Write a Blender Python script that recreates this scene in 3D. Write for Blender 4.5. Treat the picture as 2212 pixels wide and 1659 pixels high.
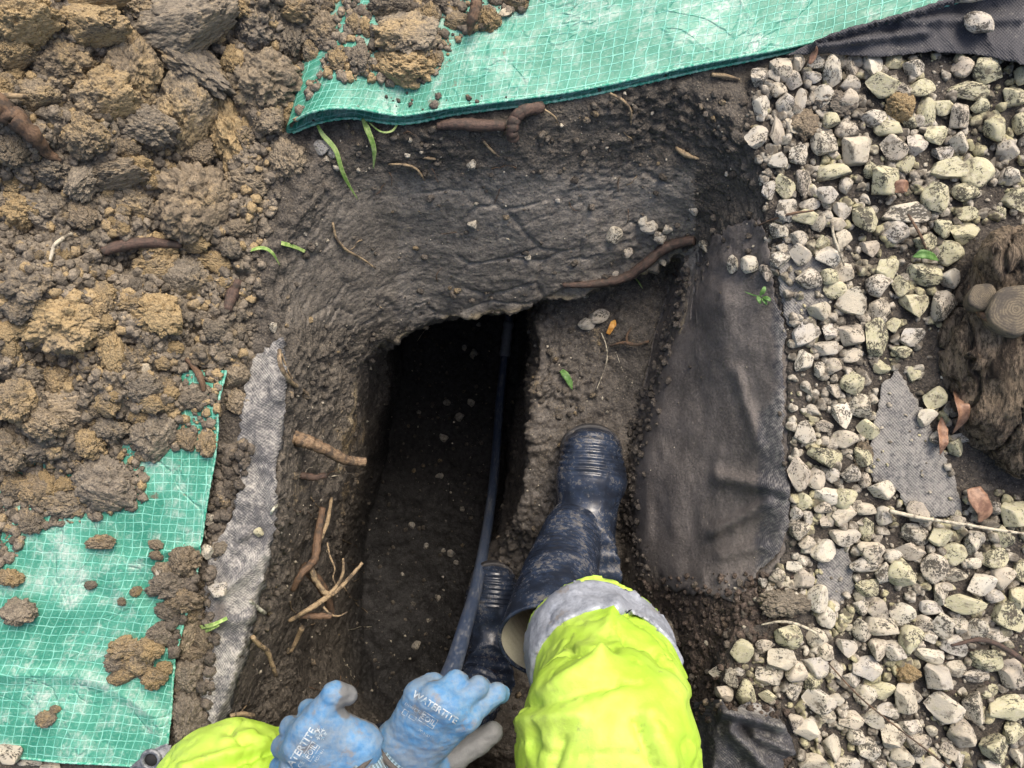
import bpy, bmesh, math, random
import numpy as np
from mathutils import Vector, Matrix
from mathutils.bvhtree import BVHTree
from mathutils.geometry import delaunay_2d_cdt

random.seed(7); RNG = np.random.default_rng(7)
for _o in list(bpy.data.objects): bpy.data.objects.remove(_o)
SC = bpy.context.scene; COL = SC.collection

# ------------------------------------------------------------------ camera, sky, sun, exposure
H = 1.15                      # lens height above the ground surface, metres
K = 0.000598                  # metres per guide pixel per metre of distance (27 mm phone lens)
cam = bpy.data.cameras.new('camera'); cam.sensor_width = 36; cam.lens = 27.2
cam.clip_start = 0.02; cam.clip_end = 200
camo = bpy.data.objects.new('camera', cam); COL.objects.link(camo)
camo.location = (0, 0, H); SC.camera = camo

SUN_EL, SUN_AZ = 52, 24       # azimuth clockwise from +Y
w = bpy.data.worlds.new('World'); SC.world = w; w.use_nodes = True
_nt = w.node_tree; _bg = _nt.nodes['Background']
sky = _nt.nodes.new('ShaderNodeTexSky'); sky.sky_type = 'NISHITA'; sky.sun_disc = False
sky.sun_elevation = math.radians(SUN_EL); sky.sun_rotation = math.radians(SUN_AZ)
sky.air_density = 1.0; sky.dust_density = 6.0; sky.ozone_density = 0.6
_nt.links.new(sky.outputs[0], _bg.inputs[0]); _bg.inputs[1].default_value = 0.14
sl = bpy.data.lights.new('sun', 'SUN'); sl.energy = 1.3; sl.angle = math.radians(28); sl.color = (1, .93, .83)
sun = bpy.data.objects.new('sun', sl); COL.objects.link(sun)
_e, _a = math.radians(SUN_EL), math.radians(SUN_AZ)
_d = Vector((math.sin(_a)*math.cos(_e), math.cos(_a)*math.cos(_e), math.sin(_e)))
sun.rotation_euler = _d.to_track_quat('Z', 'Y').to_euler(); sun.location = _d*5
vs = SC.view_settings; vs.view_transform = 'Standard'; vs.look = 'None'; vs.gamma = 1
vs.use_curve_mapping = False; vs.exposure = 0.80

# ------------------------------------------------------------------ numeric helpers
def _h(ix, iy, iz, s):
    n = (ix*374761393 + iy*668265263 + iz*1440662683 + s*974634777) & 0xffffffff
    n = ((n ^ (n >> 13))*1274126177) & 0xffffffff
    n = ((n ^ (n >> 15))*2246822519) & 0xffffffff
    return (n ^ (n >> 16))/4294967296.0
def vnoise(p, s=0):
    i = np.floor(p).astype(np.int64); f = p - i; f = f*f*f*(f*(f*6-15)+10)
    r = 0
    for dx in (0, 1):
        wx = f[:, 0] if dx else 1-f[:, 0]
        for dy in (0, 1):
            wy = f[:, 1] if dy else 1-f[:, 1]
            for dz in (0, 1):
                wz = f[:, 2] if dz else 1-f[:, 2]
                r = r + wx*wy*wz*_h(i[:, 0]+dx, i[:, 1]+dy, i[:, 2]+dz, s)
    return r*2-1
def fbm(p, sc, o=4, s=0, g=.5):
    a, t, r = 1.0, 0.0, 0
    q = p*sc
    for k in range(o):
        r = r + a*vnoise(q + 17.3*k, s+k); t += a; a *= g; q = q*2.03
    return r/t
def worley(p, sc, s=0):
    q = p*sc; i = np.floor(q).astype(np.int64)
    f1 = np.full(len(p), 9.0); f2 = f1.copy()
    for dx in (-1, 0, 1):
        for dy in (-1, 0, 1):
            for dz in (-1, 0, 1):
                c = i + np.array((dx, dy, dz))
                d = 0
                for k in range(3):
                    d = d + (c[:, k] + _h(c[:, 0], c[:, 1], c[:, 2], s+31*k+5) - q[:, k])**2
                m = d < f1
                f2 = np.where(m, f1, np.minimum(f2, d)); f1 = np.where(m, d, f1)
    return np.sqrt(f1), np.sqrt(f2)
def lump(p, sc, s=0, r=.75, where=None):
    if where is not None:
        o = np.zeros(len(p)); o[where] = lump(p[where], sc, s, r); return o
    f1, f2 = worley(p, sc, s)
    return np.sqrt(np.clip(1-(f1/r)**2, 0, 1))
def sst(a, b, x):
    t = np.clip((x-a)/(b-a), 0, 1); return t*t*(3-2*t)
def W(px, py, z=0.0):
    d = K*(H-z); return np.array(((px-1106)*d, (829.5-py)*d, z))
def pxof(P):
    d = K*(H-P[..., 2]); return P[..., 0]/d+1106, 829.5-P[..., 1]/d
def inpoly(x, y, poly):
    r = np.zeros(x.shape, bool); n = len(poly)
    for i in range(n):
        (x0, y0), (x1, y1) = poly[i][:2], poly[(i+1) % n][:2]
        if y0 == y1: continue
        r ^= ((y0 > y) != (y1 > y)) & (x < (x1-x0)*(y-y0)/(y1-y0)+x0)
    return r
def dpoly(x, y, poly, closed=True):
    d = np.full(x.shape, 1e9); n = len(poly)
    for i in range(n if closed else n-1):
        (x0, y0), (x1, y1) = poly[i][:2], poly[(i+1) % n][:2]
        vx, vy = x1-x0, y1-y0
        t = np.clip(((x-x0)*vx+(y-y0)*vy)/(vx*vx+vy*vy+1e-12), 0, 1)
        d = np.minimum(d, np.hypot(x-x0-t*vx, y-y0-t*vy))
    return d
def sdp(x, y, poly):
    return np.where(inpoly(x, y, poly), 1, -1)*dpoly(x, y, poly)
def crspline(P, n):
    P = np.asarray(P, float)
    if len(P) == 2: return np.linspace(P[0], P[1], n)
    Q = np.vstack([2*P[0]-P[1], P, 2*P[-1]-P[-2]])
    t = np.linspace(0, len(P)-1, n); i = np.minimum(t.astype(int), len(P)-2); f = (t-i)[:, None]
    a, b, c, d = Q[i], Q[i+1], Q[i+2], Q[i+3]
    return .5*(2*b+(c-a)*f+(2*a-5*b+4*c-d)*f*f+(3*b-a-3*c+d)*f**3)

# ------------------------------------------------------------------ mesh / object helpers
def mesh(name, V, F, smooth=True, uv=None, attrs=None):
    V = np.ascontiguousarray(V, np.float32)
    me = bpy.data.meshes.new(name)
    if isinstance(F, np.ndarray):
        k = F.shape[1]; nf = len(F)
        me.vertices.add(len(V)); me.loops.add(nf*k); me.polygons.add(nf)
        me.vertices.foreach_set('co', V.ravel())
        me.loops.foreach_set('vertex_index', np.ascontiguousarray(F, np.int32).ravel())
        me.polygons.foreach_set('loop_start', np.arange(nf, dtype=np.int32)*k)
        me.update(calc_edges=True); me.validate()
    else:
        me.from_pydata([tuple(map(float, v)) for v in V], [], [list(map(int, f)) for f in F]); me.update()
    if smooth: me.polygons.foreach_set('use_smooth', np.ones(len(me.polygons), bool))
    if uv is not None:
        li = np.empty(len(me.loops), np.int32); me.loops.foreach_get('vertex_index', li)
        l = me.uv_layers.new(name='UVMap'); l.data.foreach_set('uv', np.asarray(uv, np.float32)[li].ravel())
    for k, a in (attrs or {}).items():
        a = np.asarray(a, np.float32)
        if a.ndim == 1:
            at = me.attributes.new(k, 'FLOAT', 'POINT'); at.data.foreach_set('value', a)
        else:
            if a.shape[1] == 3: a = np.hstack([a, np.ones((len(a), 1), np.float32)])
            at = me.attributes.new(k, 'FLOAT_COLOR', 'POINT'); at.data.foreach_set('color', a.ravel())
    return me
def tag(o, label=None, cat=None, group=None, kind=None):
    for k, v in (('label', label), ('category', cat), ('group', group), ('kind', kind)):
        if v: o[k] = v
    return o
def obj(name, me, mat=None, parent=None, **kw):
    o = bpy.data.objects.new(name, me); COL.objects.link(o)
    if mat and me is not None and not me.materials: me.materials.append(mat)
    if parent: o.parent = parent
    return tag(o, **kw)
def empty(name, loc=(0, 0, 0), **kw):
    o = bpy.data.objects.new(name, None); COL.objects.link(o); o.location = loc; o.empty_display_size = .05
    return tag(o, **kw)
def center(o):
    """put a mesh object's origin at its base"""
    me = o.data; n = len(me.vertices); c = np.empty(n*3, np.float32); me.vertices.foreach_get('co', c); c = c.reshape(-1, 3)
    b = np.array([(c[:, 0].min()+c[:, 0].max())/2, (c[:, 1].min()+c[:, 1].max())/2, c[:, 2].min()], np.float32)
    me.vertices.foreach_set('co', (c-b).ravel()); me.update(); o.location = Vector(b.tolist())
    return o
def gridF(nu, nv, wrapu=False):
    a = np.arange(nu*nv).reshape(nu, nv)
    if wrapu: a = np.vstack([a, a[:1]])
    return np.stack([a[:-1, :-1], a[1:, :-1], a[1:, 1:], a[:-1, 1:]], -1).reshape(-1, 4)
def normals_grid(G, wrapu=False):
    if wrapu: E = np.concatenate([G[-1:], G, G[:1]], 0); du = E[2:]-E[:-2]
    else: du = np.gradient(G, axis=0)
    dv = np.gradient(G, axis=1)
    n = np.cross(du, dv); return n/(np.linalg.norm(n, axis=-1, keepdims=True)+1e-12)
def tube(P, R, seg=8, n=None, caps=True, flat=1.0):
    P = np.asarray(P, float); R = np.broadcast_to(np.asarray(R, float), (len(P),)) if np.ndim(R) < 2 else R
    if n:
        R = np.interp(np.linspace(0, len(P)-1, n), np.arange(len(P)), R); P = crspline(P, n)
    m = len(P); T = np.gradient(P, axis=0); T /= np.linalg.norm(T, axis=1, keepdims=True)+1e-12
    u = np.cross(T[0], (0, 0, 1.0)); u = u if np.linalg.norm(u) > .05 else np.cross(T[0], (0, 1.0, 0)); u /= np.linalg.norm(u)
    a = np.linspace(0, 2*np.pi, seg, endpoint=False); G = np.empty((m, seg, 3))
    for i in range(m):
        u = u-T[i]*(u@T[i]); u /= np.linalg.norm(u); v = np.cross(T[i], u)
        G[i] = P[i]+R[i]*(np.cos(a)[:, None]*u+flat*np.sin(a)[:, None]*v)
    V = G.reshape(-1, 3); idx = np.arange(m*seg).reshape(m, seg); j = np.roll(idx, -1, 1)
    F = np.stack([idx[:-1], j[:-1], j[1:], idx[1:]], -1).reshape(-1, 4)
    if caps:
        V = np.vstack([V, P[0], P[-1]]); A, B = m*seg, m*seg+1
        F = [list(f) for f in F]+[[A, j[0, k], idx[0, k]] for k in range(seg)]+[[B, idx[-1, k], j[-1, k]] for k in range(seg)]
    L = np.concatenate([[0], np.cumsum(np.linalg.norm(np.diff(P, axis=0), axis=1))])
    uv = np.stack([np.repeat(L, seg), np.tile(a/(2*np.pi), m)], -1)
    if caps: uv = np.vstack([uv, [L[0], 0], [L[-1], 0]])
    return V, F, uv
def ico(n):
    bm = bmesh.new(); bmesh.ops.create_icosphere(bm, subdivisions=n, radius=1)
    V = np.array([v.co[:] for v in bm.verts]); F = np.array([[v.index for v in f.verts] for f in bm.faces]); bm.free()
    return V, F
def surface_nets(f, org, h):
    s = f < 0; nx, ny, nz = f.shape
    cs = [(i, j, k) for i in (0, 1) for j in (0, 1) for k in (0, 1)]
    sl_ = lambda a, c: a[c[0]:nx-1+c[0], c[1]:ny-1+c[1], c[2]:nz-1+c[2]]
    cnt = sum(sl_(s, c).astype(np.int8) for c in cs); m = (cnt > 0) & (cnt < 8)
    cell = np.argwhere(m); idx = -np.ones(m.shape, np.int64); idx[m] = np.arange(len(cell))
    acc = np.zeros((len(cell), 3)); num = np.zeros(len(cell))
    val = {c: sl_(f, c)[m] for c in cs}
    for c in cs:
        for ax in range(3):
            if c[ax] == 0:
                d = list(c); d[ax] = 1; d = tuple(d); a, b = val[c], val[d]
                x = (a < 0) != (b < 0); t = np.where(x, a/(a-b+1e-15), 0)
                p = np.array(c, float)[None]+0*acc; p[:, ax] += t
                acc += np.where(x[:, None], p, 0); num += x
    V = org+h*(cell+acc/num[:, None]); F = []
    for ax in range(3):
        a = np.take(s, range(0, f.shape[ax]-1), ax); b = np.take(s, range(1, f.shape[ax]), ax)
        e = np.argwhere(a != b); o1, o2 = [k for k in range(3) if k != ax]
        e = e[(e[:, o1] > 0) & (e[:, o2] > 0) & (e[:, o1] < f.shape[o1]-1) & (e[:, o2] < f.shape[o2]-1)]
        def g(d1, d2):
            q = e.copy(); q[:, o1] -= d1; q[:, o2] -= d2; return idx[q[:, 0], q[:, 1], q[:, 2]]
        q = np.stack([g(1, 1), g(0, 1), g(0, 0), g(1, 0)], -1)
        fl = a[e[:, 0], e[:, 1], e[:, 2]]
        if ax == 1: fl = ~fl
        q = np.where(fl[:, None], q, q[:, ::-1]); F.append(q)
    return V, np.vstack(F)
def cone(P, a, b, r1, r2):
    a = np.asarray(a); b = np.asarray(b); d = b-a
    t = np.clip(((P-a)@d)/(d@d), 0, 1)
    return np.linalg.norm(P-a-t[..., None]*d, axis=-1)-(r1+(r2-r1)*t)
def smin(a, b, k):
    h = np.clip(.5+.5*(b-a)/k, 0, 1); return b+(a-b)*h-k*h*(1-h)
def gridpts(lo, hi, h):
    ax = [np.arange(lo[k], hi[k]+h, h) for k in range(3)]
    return np.stack(np.meshgrid(*ax, indexing='ij'), -1)
def vnormals(V, F):
    n = np.zeros_like(V); q = V[F]
    fn = np.cross(q[:, 2]-q[:, 0], q[:, -1]-q[:, 1])
    for k in range(F.shape[1]): np.add.at(n, F[:, k], fn)
    return n/(np.linalg.norm(n, axis=1, keepdims=True)+1e-12)

# ------------------------------------------------------------------ material helpers
class NT:
    def __init__(s, name):
        s.m = bpy.data.materials.new(name); s.m.use_nodes = True; s.t = s.m.node_tree; s.n = s.t.nodes; s.l = s.t.links
        s.b = s.n['Principled BSDF']
    def put(s, sock, v):
        if v is None: return
        if isinstance(v, bpy.types.NodeSocket): s.l.new(v, sock)
        elif hasattr(sock.default_value, '__len__') and not hasattr(v, '__len__'): sock.default_value = [v]*len(sock.default_value)
        elif hasattr(sock.default_value, '__len__') and len(sock.default_value) == 4 and len(v) == 3: sock.default_value = (*v, 1)
        else: sock.default_value = v
    def node(s, t, **ins):
        n = s.n.new('ShaderNode'+t)
        for k, v in ins.items(): s.put(n.inputs[k.replace('_', ' ')], v)
        return n
    def attr(s, name, out='Fac'):
        n = s.n.new('ShaderNodeAttribute'); n.attribute_name = name; return n.outputs[out]
    def co(s, k='Object'): return s.n.new('ShaderNodeTexCoord').outputs[k]
    def noise(s, v, sc, det=4, rough=.55, dist=0):
        n = s.node('TexNoise', Vector=v, Scale=sc, Detail=det, Roughness=rough, Distortion=dist); return n.outputs['Fac']
    def voro(s, v, sc, out='Distance', feat='F1', rnd=1):
        n = s.node('TexVoronoi', Vector=v, Scale=sc, Randomness=rnd); n.feature = feat; return n.outputs[out]
    def ramp(s, x, a, b, lo=0., hi=1.):
        n = s.node('MapRange', Value=x); n.interpolation_type = 'SMOOTHSTEP'
        for i, v in ((1, a), (2, b), (3, lo), (4, hi)): s.put(n.inputs[i], v)
        return n.outputs[0]
    def math(s, op, a, b=None, c=None):
        n = s.n.new('ShaderNodeMath'); n.operation = op
        for i, v in enumerate((a, b, c)): s.put(n.inputs[i], v)
        return n.outputs[0]
    def vmath(s, op, a, b=None):
        n = s.n.new('ShaderNodeVectorMath'); n.operation = op
        s.put(n.inputs[0], a)
        if b is not None: s.put(n.inputs[3 if op == 'SCALE' else 1], b)
        return n.outputs[0]
    def mix(s, f, a, b, mode='MIX'):
        n = s.n.new('ShaderNodeMix'); n.data_type = 'RGBA'; n.blend_type = mode
        s.put(n.inputs[0], f); s.put(n.inputs[6], a); s.put(n.inputs[7], b); return n.outputs[2]
    def bump(s, h, st=.5, d=.002, nrm=None):
        n = s.node('Bump', Strength=st, Distance=d, Height=h)
        if nrm is not None: s.l.new(nrm, n.inputs['Normal'])
        return n.outputs[0]
    def out(s, col, rough=.85, nrm=None, spec=.3, **kw):
        s.put(s.b.inputs['Base Color'], col); s.put(s.b.inputs['Roughness'], rough); s.put(s.b.inputs['Specular IOR Level'], spec)
        if nrm is not None: s.l.new(nrm, s.b.inputs['Normal'])
        for k, v in kw.items(): s.put(s.b.inputs[k.replace('_', ' ')], v)
        return s.m

def mat_soil(name='soil', objcol=False, scale=1.0):
    """crumbly clay soil; base colour from the 'tint' attribute or the object colour, alpha = share of ochre clay"""
    m = NT(name); c = m.co()
    if objcol:
        oi = m.n.new('ShaderNodeObjectInfo'); tint, och = oi.outputs['Color'], oi.outputs['Alpha']
        c = m.vmath('ADD', c, m.vmath('SCALE', m.node('CombineXYZ', X=oi.outputs['Random'], Y=oi.outputs['Random'], Z=oi.outputs['Random']).outputs[0], 40.0))
    else: tint, och = m.attr('tint', 'Color'), m.attr('ochre')
    n1 = m.noise(c, 14*scale, 5, .6); n2 = m.noise(c, 90*scale, 5, .7); n3 = m.noise(c, 380*scale, 3, .7)
    base = m.mix(1.0, tint, m.node('CombineColor', Red=m.ramp(n2, .25, .75, .55, 1.5), Green=m.ramp(n2, .25, .75, .55, 1.48), Blue=m.ramp(n2, .25, .75, .56, 1.42)).outputs[0], 'MULTIPLY')
    # ochre clay in patches and grains
    f = m.math('ADD', m.math('ADD', m.math('MULTIPLY', n1, .8), m.math('MULTIPLY', n2, .5)), m.math('MULTIPLY', n3, .3))
    f = m.ramp(m.math('ADD', f, m.math('MULTIPLY_ADD', och, .60, -.86)), .2, .48)
    oc = m.mix(n3, (.24, .165, .080), (.53, .40, .21))
    base = m.mix(m.math('MULTIPLY', f, .85), base, oc)
    base = m.mix(m.math('MULTIPLY', m.ramp(n3, .54, .70), m.ramp(och, -.35, .1, .0, .38)), base, (.36, .295, .20))
    # pale grit and dark pits
    g = m.math('MULTIPLY', m.ramp(m.voro(c, 260*scale), .22, .10), m.ramp(m.noise(c, 55*scale, 2), .56, .66))
    base = m.mix(m.math('MULTIPLY', g, .8), base, (.42, .38, .30))
    base = m.mix(m.math('MULTIPLY', m.ramp(n3, .46, .30), .75), base, (.010, .009, .008))
    h = m.math('ADD', m.math('MULTIPLY', n2, .6), m.math('MULTIPLY', n3, .35))
    h = m.math('ADD', h, m.math('MULTIPLY', m.voro(c, 200*scale), -.4))
    if objcol: return m.out(base, m.ramp(n2, .3, .7, .95, .62), m.bump(h, .85, .007), .25)
    wet = m.attr('wet')
    dry = m.math('SUBTRACT', 1.0, m.math('MULTIPLY', wet, .62))
    ro = m.math('SUBTRACT', m.ramp(n2, .3, .7, .95, .62), m.math('MULTIPLY', wet, .30))
    bn = m.node('Bump', Strength=m.math('MULTIPLY', dry, .85), Distance=.007, Height=h).outputs[0]
    return m.out(base, ro, bn, .35)
# ------------------------------------------------------------------ ground sheet with the dug pit
# each spoke: rim, mid wall, lip, foot (below the lip / back of the step), edge (front of the step), base (floor edge): guide px, py, z
SP = [
 [(605,1000,-.01),(650,990,-.10),(735,985,-.27),(775,980,-.55),(805,975,-.84),(835,970,-1.10)],
 [(615,770,-.01),(690,780,-.12),(785,800,-.28),(815,800,-.55),(840,805,-.84),(865,810,-1.10)],
 [(590,560,0),(735,650,-.13),(850,745,-.28),(845,725,-.55),(850,708,-.84),(880,690,-1.10)],
 [(735,330,0),(850,520,-.13),(962,696,-.27),(965,672,-.55),(965,655,-.84),(965,640,-1.10)],
 [(1000,285,0),(1050,500,-.13),(1100,677,-.26),(1100,655,-.55),(1100,640,-.84),(1090,630,-1.10)],
 [(1150,258,0),(1150,480,-.12),(1170,655,-.25),(1172,636,-.33),(1152,645,-.45),(1115,640,-1.10)],
 [(1300,215,0),(1270,450,-.12),(1262,640,-.25),(1262,618,-.32),(1160,700,-.35),(1122,700,-1.10)],
 [(1480,188,0),(1400,420,-.12),(1362,602,-.24),(1355,585,-.31),(1164,760,-.35),(1122,760,-1.10)],
 [(1630,330,0),(1545,450,-.10),(1472,555,-.20),(1452,580,-.30),(1158,815,-.35),(1120,820,-1.10)],
 [(1680,640,0),(1565,660,-.06),(1474,680,-.18),(1425,700,-.31),(1150,870,-.35),(1108,880,-1.10)],
 [(1690,850,0),(1560,850,-.09),(1432,850,-.22),(1388,860,-.32),(1146,950,-.35),(1094,960,-1.10)],
 [(1700,1050,0),(1550,1040,-.09),(1402,1030,-.23),(1352,1030,-.33),(1130,1040,-.36),(1080,1050,-1.10)],
 [(1690,1190,0),(1540,1180,-.09),(1392,1180,-.24),(1340,1180,-.34),(1108,1130,-.39),(1062,1150,-1.10)],
 [(1600,1320,0),(1500,1320,-.08),(1392,1310,-.25),(1335,1310,-.36),(1062,1212,-.50),(1030,1250,-1.10)],
 [(1560,1500,0),(1480,1480,-.10),(1400,1450,-.28),(1300,1420,-.47),(1030,1400,-.50),(1008,1400,-1.10)],
 [(1500,1750,0),(1440,1750,-.1),(1350,1750,-.30),(1200,1700,-.50),(1000,1600,-.50),(970,1550,-1.10)],
 [(1000,1980,0),(980,1880,-.15),(950,1780,-.35),(940,1720,-.50),(930,1640,-.86),(920,1560,-1.10)],
 [(420,1690,0),(520,1650,-.15),(620,1600,-.35),(700,1560,-.50),(770,1520,-.86),(820,1480,-1.10)],
 [(475,1550,0),(545,1500,-.15),(620,1450,-.35),(680,1420,-.50),(730,1390,-.86),(790,1370,-1.10)],
 [(553,1300,-.01),(600,1270,-.12),(660,1250,-.30),(705,1230,-.48),(745,1220,-.86),(790,1200,-1.10)],
 [(595,1130,-.01),(640,1120,-.12),(700,1110,-.29),(740,1100,-.46),(775,1090,-.84),(810,1080,-1.10)],
]
def build_ground():
    A = np.array([[W(*p) for p in s] for s in SP])            # spokes x 6 x 3
    ns = len(A)
    rim = A[:, 0]
    sc = np.minimum(1.05/np.abs(rim[:, 0]).clip(.02), .95/np.abs(rim[:, 1]).clip(.02))[:, None]
    out = rim*sc; out[:, 2] = 0
    far = out*40; far[:, 2] = -.2
    mid_y = np.clip(A[:, 5, 1], -.72, .10)
    cen = np.stack([np.interp(mid_y, [-.72, .1], [-.20, -.16]), mid_y*.8, np.full(ns, -1.11)], -1)
    R = np.concatenate([far[:, None], out[:, None], A, cen[:, None]], 1)   # spokes x 9 x 3
    NT_ = 800
    d = np.linalg.norm(np.roll(A[:, 2], -1, 0)-A[:, 2], axis=1)+np.linalg.norm(np.roll(rim, -1, 0)-rim, axis=1)
    t = np.concatenate([[0], np.cumsum(d)])
    tt = np.linspace(0, t[-1], NT_, endpoint=False); i = np.searchsorted(t, tt, 'right')-1
    f = ((tt-t[i])/(t[i+1]-t[i]))[:, None, None]
    ext = lambda k: R[k % ns]
    h = (t[i+1]-t[i])[:, None, None]
    tp = np.concatenate([[t[-2]-t[-1]], t, [t[-1]+t[1]]])
    m0 = (ext(i+1)-ext(i-1))/(tp[i+2]-tp[i])[:, None, None]; m1 = (ext(i+2)-ext(i))/(tp[np.minimum(i+3, len(tp)-1)]-tp[i+1])[:, None, None]
    G0 = (2*f**3-3*f**2+1)*ext(i)+(f**3-2*f**2+f)*h*m0*.8+(-2*f**3+3*f**2)*ext(i+1)+(f**3-f**2)*h*m1*.8
    cnt = [10, 125, 80, 90, 45, 95, 60, 50]
    seg = []; rid = []
    for k, c in enumerate(cnt):
        s = np.arange(c)/c
        if k == 0: s = s**.35
        seg.append(G0[:, k:k+1]*(1-s)[None, :, None]+G0[:, k+1:k+2]*s[None, :, None]); rid.append(k+s)
    seg.append(G0[:, -1:]); rid.append([8.0])
    G = np.concatenate(seg, 1); rid = np.concatenate(rid)
    for _ in range(7):
        G[:, 12:-1] = .25*G[:, 11:-2]+.5*G[:, 12:-1]+.25*G[:, 13:]
    NR = G.shape[1]; rr = np.tile(rid, (NT_, 1)).ravel()
    N = -normals_grid(G, True).reshape(-1, 3); P = G.reshape(-1, 3)
    up = N[np.argmin(np.abs(rr-1.5))]; N = N*np.sign(up[2])
    px, py = pxof(P)
    near = sst(1.0, 1.25, rr)
    # character of the surface
    slope = sst(2.0, 2.5, rr)*(1-sst(3.9, 4.1, rr))            # dug faces
    rmud = sst(1365, 1420, px-(py-600)*-.06)*sst(560, 640, py)*(1-sst(1230, 1330, py))*(rr > 1.7)*(rr < 4.96)
    topw = slope*sst(330, 420, py)*(1-sst(690, 720, py))*(px > 600)*(px < 1500)
    cr = np.clip(fbm(P, 5, 3, 3)*1.6+.5, 0, 1)
    smooth_ = np.clip(rmud*.97+topw*(.62+.33*cr), 0, .97)
    crumb = 1-smooth_
    wallin = sst(3.2, 4.0, rr)
    calm = 1-.75*rmud-.45*topw
    D = calm*(.018*fbm(P, 7, 4, 1)*(.4+.9*wallin+.3*slope)+.008*fbm(P, 24, 4, 2)*(.6+.5*wallin))
    lm = np.clip(fbm(P, 9, 3, 4)*2.2+.35, 0, 1)                 # where loose crumbs stick to the face
    wh = (lm > .02) & (near > .02) & (crumb > .1) & (rr < 6.9)
    D += crumb*(.0062*fbm(P, 48, 4, 6, .62)+lm*(.0085*(lump(P, 62, 5, .6, wh)-.3)+.0045*(lump(P, 135, 7, .6, wh)-.3)))+.0022*fbm(P, 170, 2, 8)*(.4+.6*crumb)
    # scraped spade marks and cracks on the dug faces
    Q = P.copy(); Q[:, 0] += .3*Q[:, 1]
    D += np.clip(topw, 0, 1)*smooth_*(.006*fbm(Q*np.array((1, 2, 2)), 8, 3, 11)+.0012*fbm(P, 60, 3, 14, .6)+.0011*fbm(P, 150, 2, 17))+rmud*(.0045*fbm(P*np.array((3, .6, .6)), 11, 3, 12)+.0012*fbm(P*np.array((2, .7, .7)), 60, 3, 13))
    D -= .006*np.clip(1-np.abs(fbm(P, 13, 4, 15))/.035, 0, 1)*np.clip(fbm(P, 4, 2, 16)*3+.3, 0, 1)*slope*(1-.7*rmud)
    # slices left by the spade
    tw = (topw > .05); fa, fb = worley(P[tw]*np.array((1, 1.5, 1.5)), 8.5, 19); e_ = np.zeros(len(P)); e_[tw] = np.clip(1-(fb-fa)/.10, 0, 1)**2
    D -= topw*.0055*e_*np.clip(fbm(P, 6, 2, 20)*2.5+.5, 0, 1)
    # broken rim of the lip
    D += .012*fbm(P, 38, 3, 21)*np.exp(-((rr-4)/.10)**2)*(1-rmud)
    D *= near
    P = P+N*D[:, None]
    base = np.array((.088, .078, .067)); T = np.tile(base, (len(P), 1))
    def mixc(T, w_, c): return T*(1-w_[:, None])+np.array(c)*w_[:, None]
    T = mixc(T, topw*.8, (.185, .170, .152))
    T = mixc(T, rmud*.9, (.120, .106, .097))
    T = mixc(T, slope*(px < 860)*.5, (.115, .101, .084))
    T = mixc(T, sst(5.2, 6.9, rr)*(px < 1150)*.85, (.017, .018, .021))  # damp floor soil, darkened further with depth to paint in the pit's shade
    st = sst(4.9, 5.1, rr)*(1-sst(6.2, 6.8, rr))*(px > 1060)
    T = mixc(T, st*.75, (.074, .066, .059))
    loam = sst(1340, 1400, px)*sst(1230, 1290, py)*(rr < 4.3)
    T = mixc(T, loam*.8, (.062, .044, .036))
    T = mixc(T, sst(1.35, 1.1, rr)*1.0, (.085, .09, .05))
    lipm = np.exp(-((rr-3.99)/.035)**2)*(px > 640)*(px < 1480)*(py < 1020)*np.clip(fbm(P, 34, 3, 9)*2.2+.35, 0, 1)
    T = mixc(T, np.clip(lipm, 0, 1)*.75, (.33, .27, .17))
    T *= (1+.35*fbm(P, 9, 4, 31))[:, None]
    och = .10+.25*np.clip(fbm(P, 6, 3, 41)+.1, 0, 1)
    och = och+.42*np.exp(-((px-745)/70)**2-((py-960)/170)**2)*(rr > 3)
    och = och+.2*sst(5.0, 5.2, rr)*(px > 1150)*(py < 900)-.10*loam-.25*rmud-.55*sst(5.3, 6.6, rr)*(px < 1150)  # floor also loses its ochre as part of that painted shade
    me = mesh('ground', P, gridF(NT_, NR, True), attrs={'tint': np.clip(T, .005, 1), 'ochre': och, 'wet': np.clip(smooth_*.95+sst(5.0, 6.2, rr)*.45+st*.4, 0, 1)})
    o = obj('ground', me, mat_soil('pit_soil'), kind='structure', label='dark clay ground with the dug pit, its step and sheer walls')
    Gc = P.reshape(NT_, NR, 3)[::3, ::2]
    return o, Gc.reshape(-1, 3), gridF(Gc.shape[0], Gc.shape[1], True), P.reshape(NT_, NR, 3), rid
GROUND, gV, gF, GG, GR = build_ground()
TREES = [BVHTree.FromPolygons(gV.tolist(), gF.tolist())]
def add_bvh(V, F): TREES.append(BVHTree.FromPolygons(np.asarray(V).tolist(), np.asarray(F).tolist()))
def hit(px, py):
    """what the eye meets along guide pixel (px, py): point and upward normal"""
    d = Vector(((px-1106)*K, (829.5-py)*K, -1)).normalized(); best = None
    for t in TREES:
        r = t.ray_cast(Vector((0, 0, H)), d)
        if r[0] is not None and (best is None or r[3] < best[3]): best = r
    if best is None: return W(px, py, 0), np.array((0, 0, 1.))
    n = np.array(best[1]); n = n if n@np.array(d) < 0 else -n
    return np.array(best[0]), n

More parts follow.
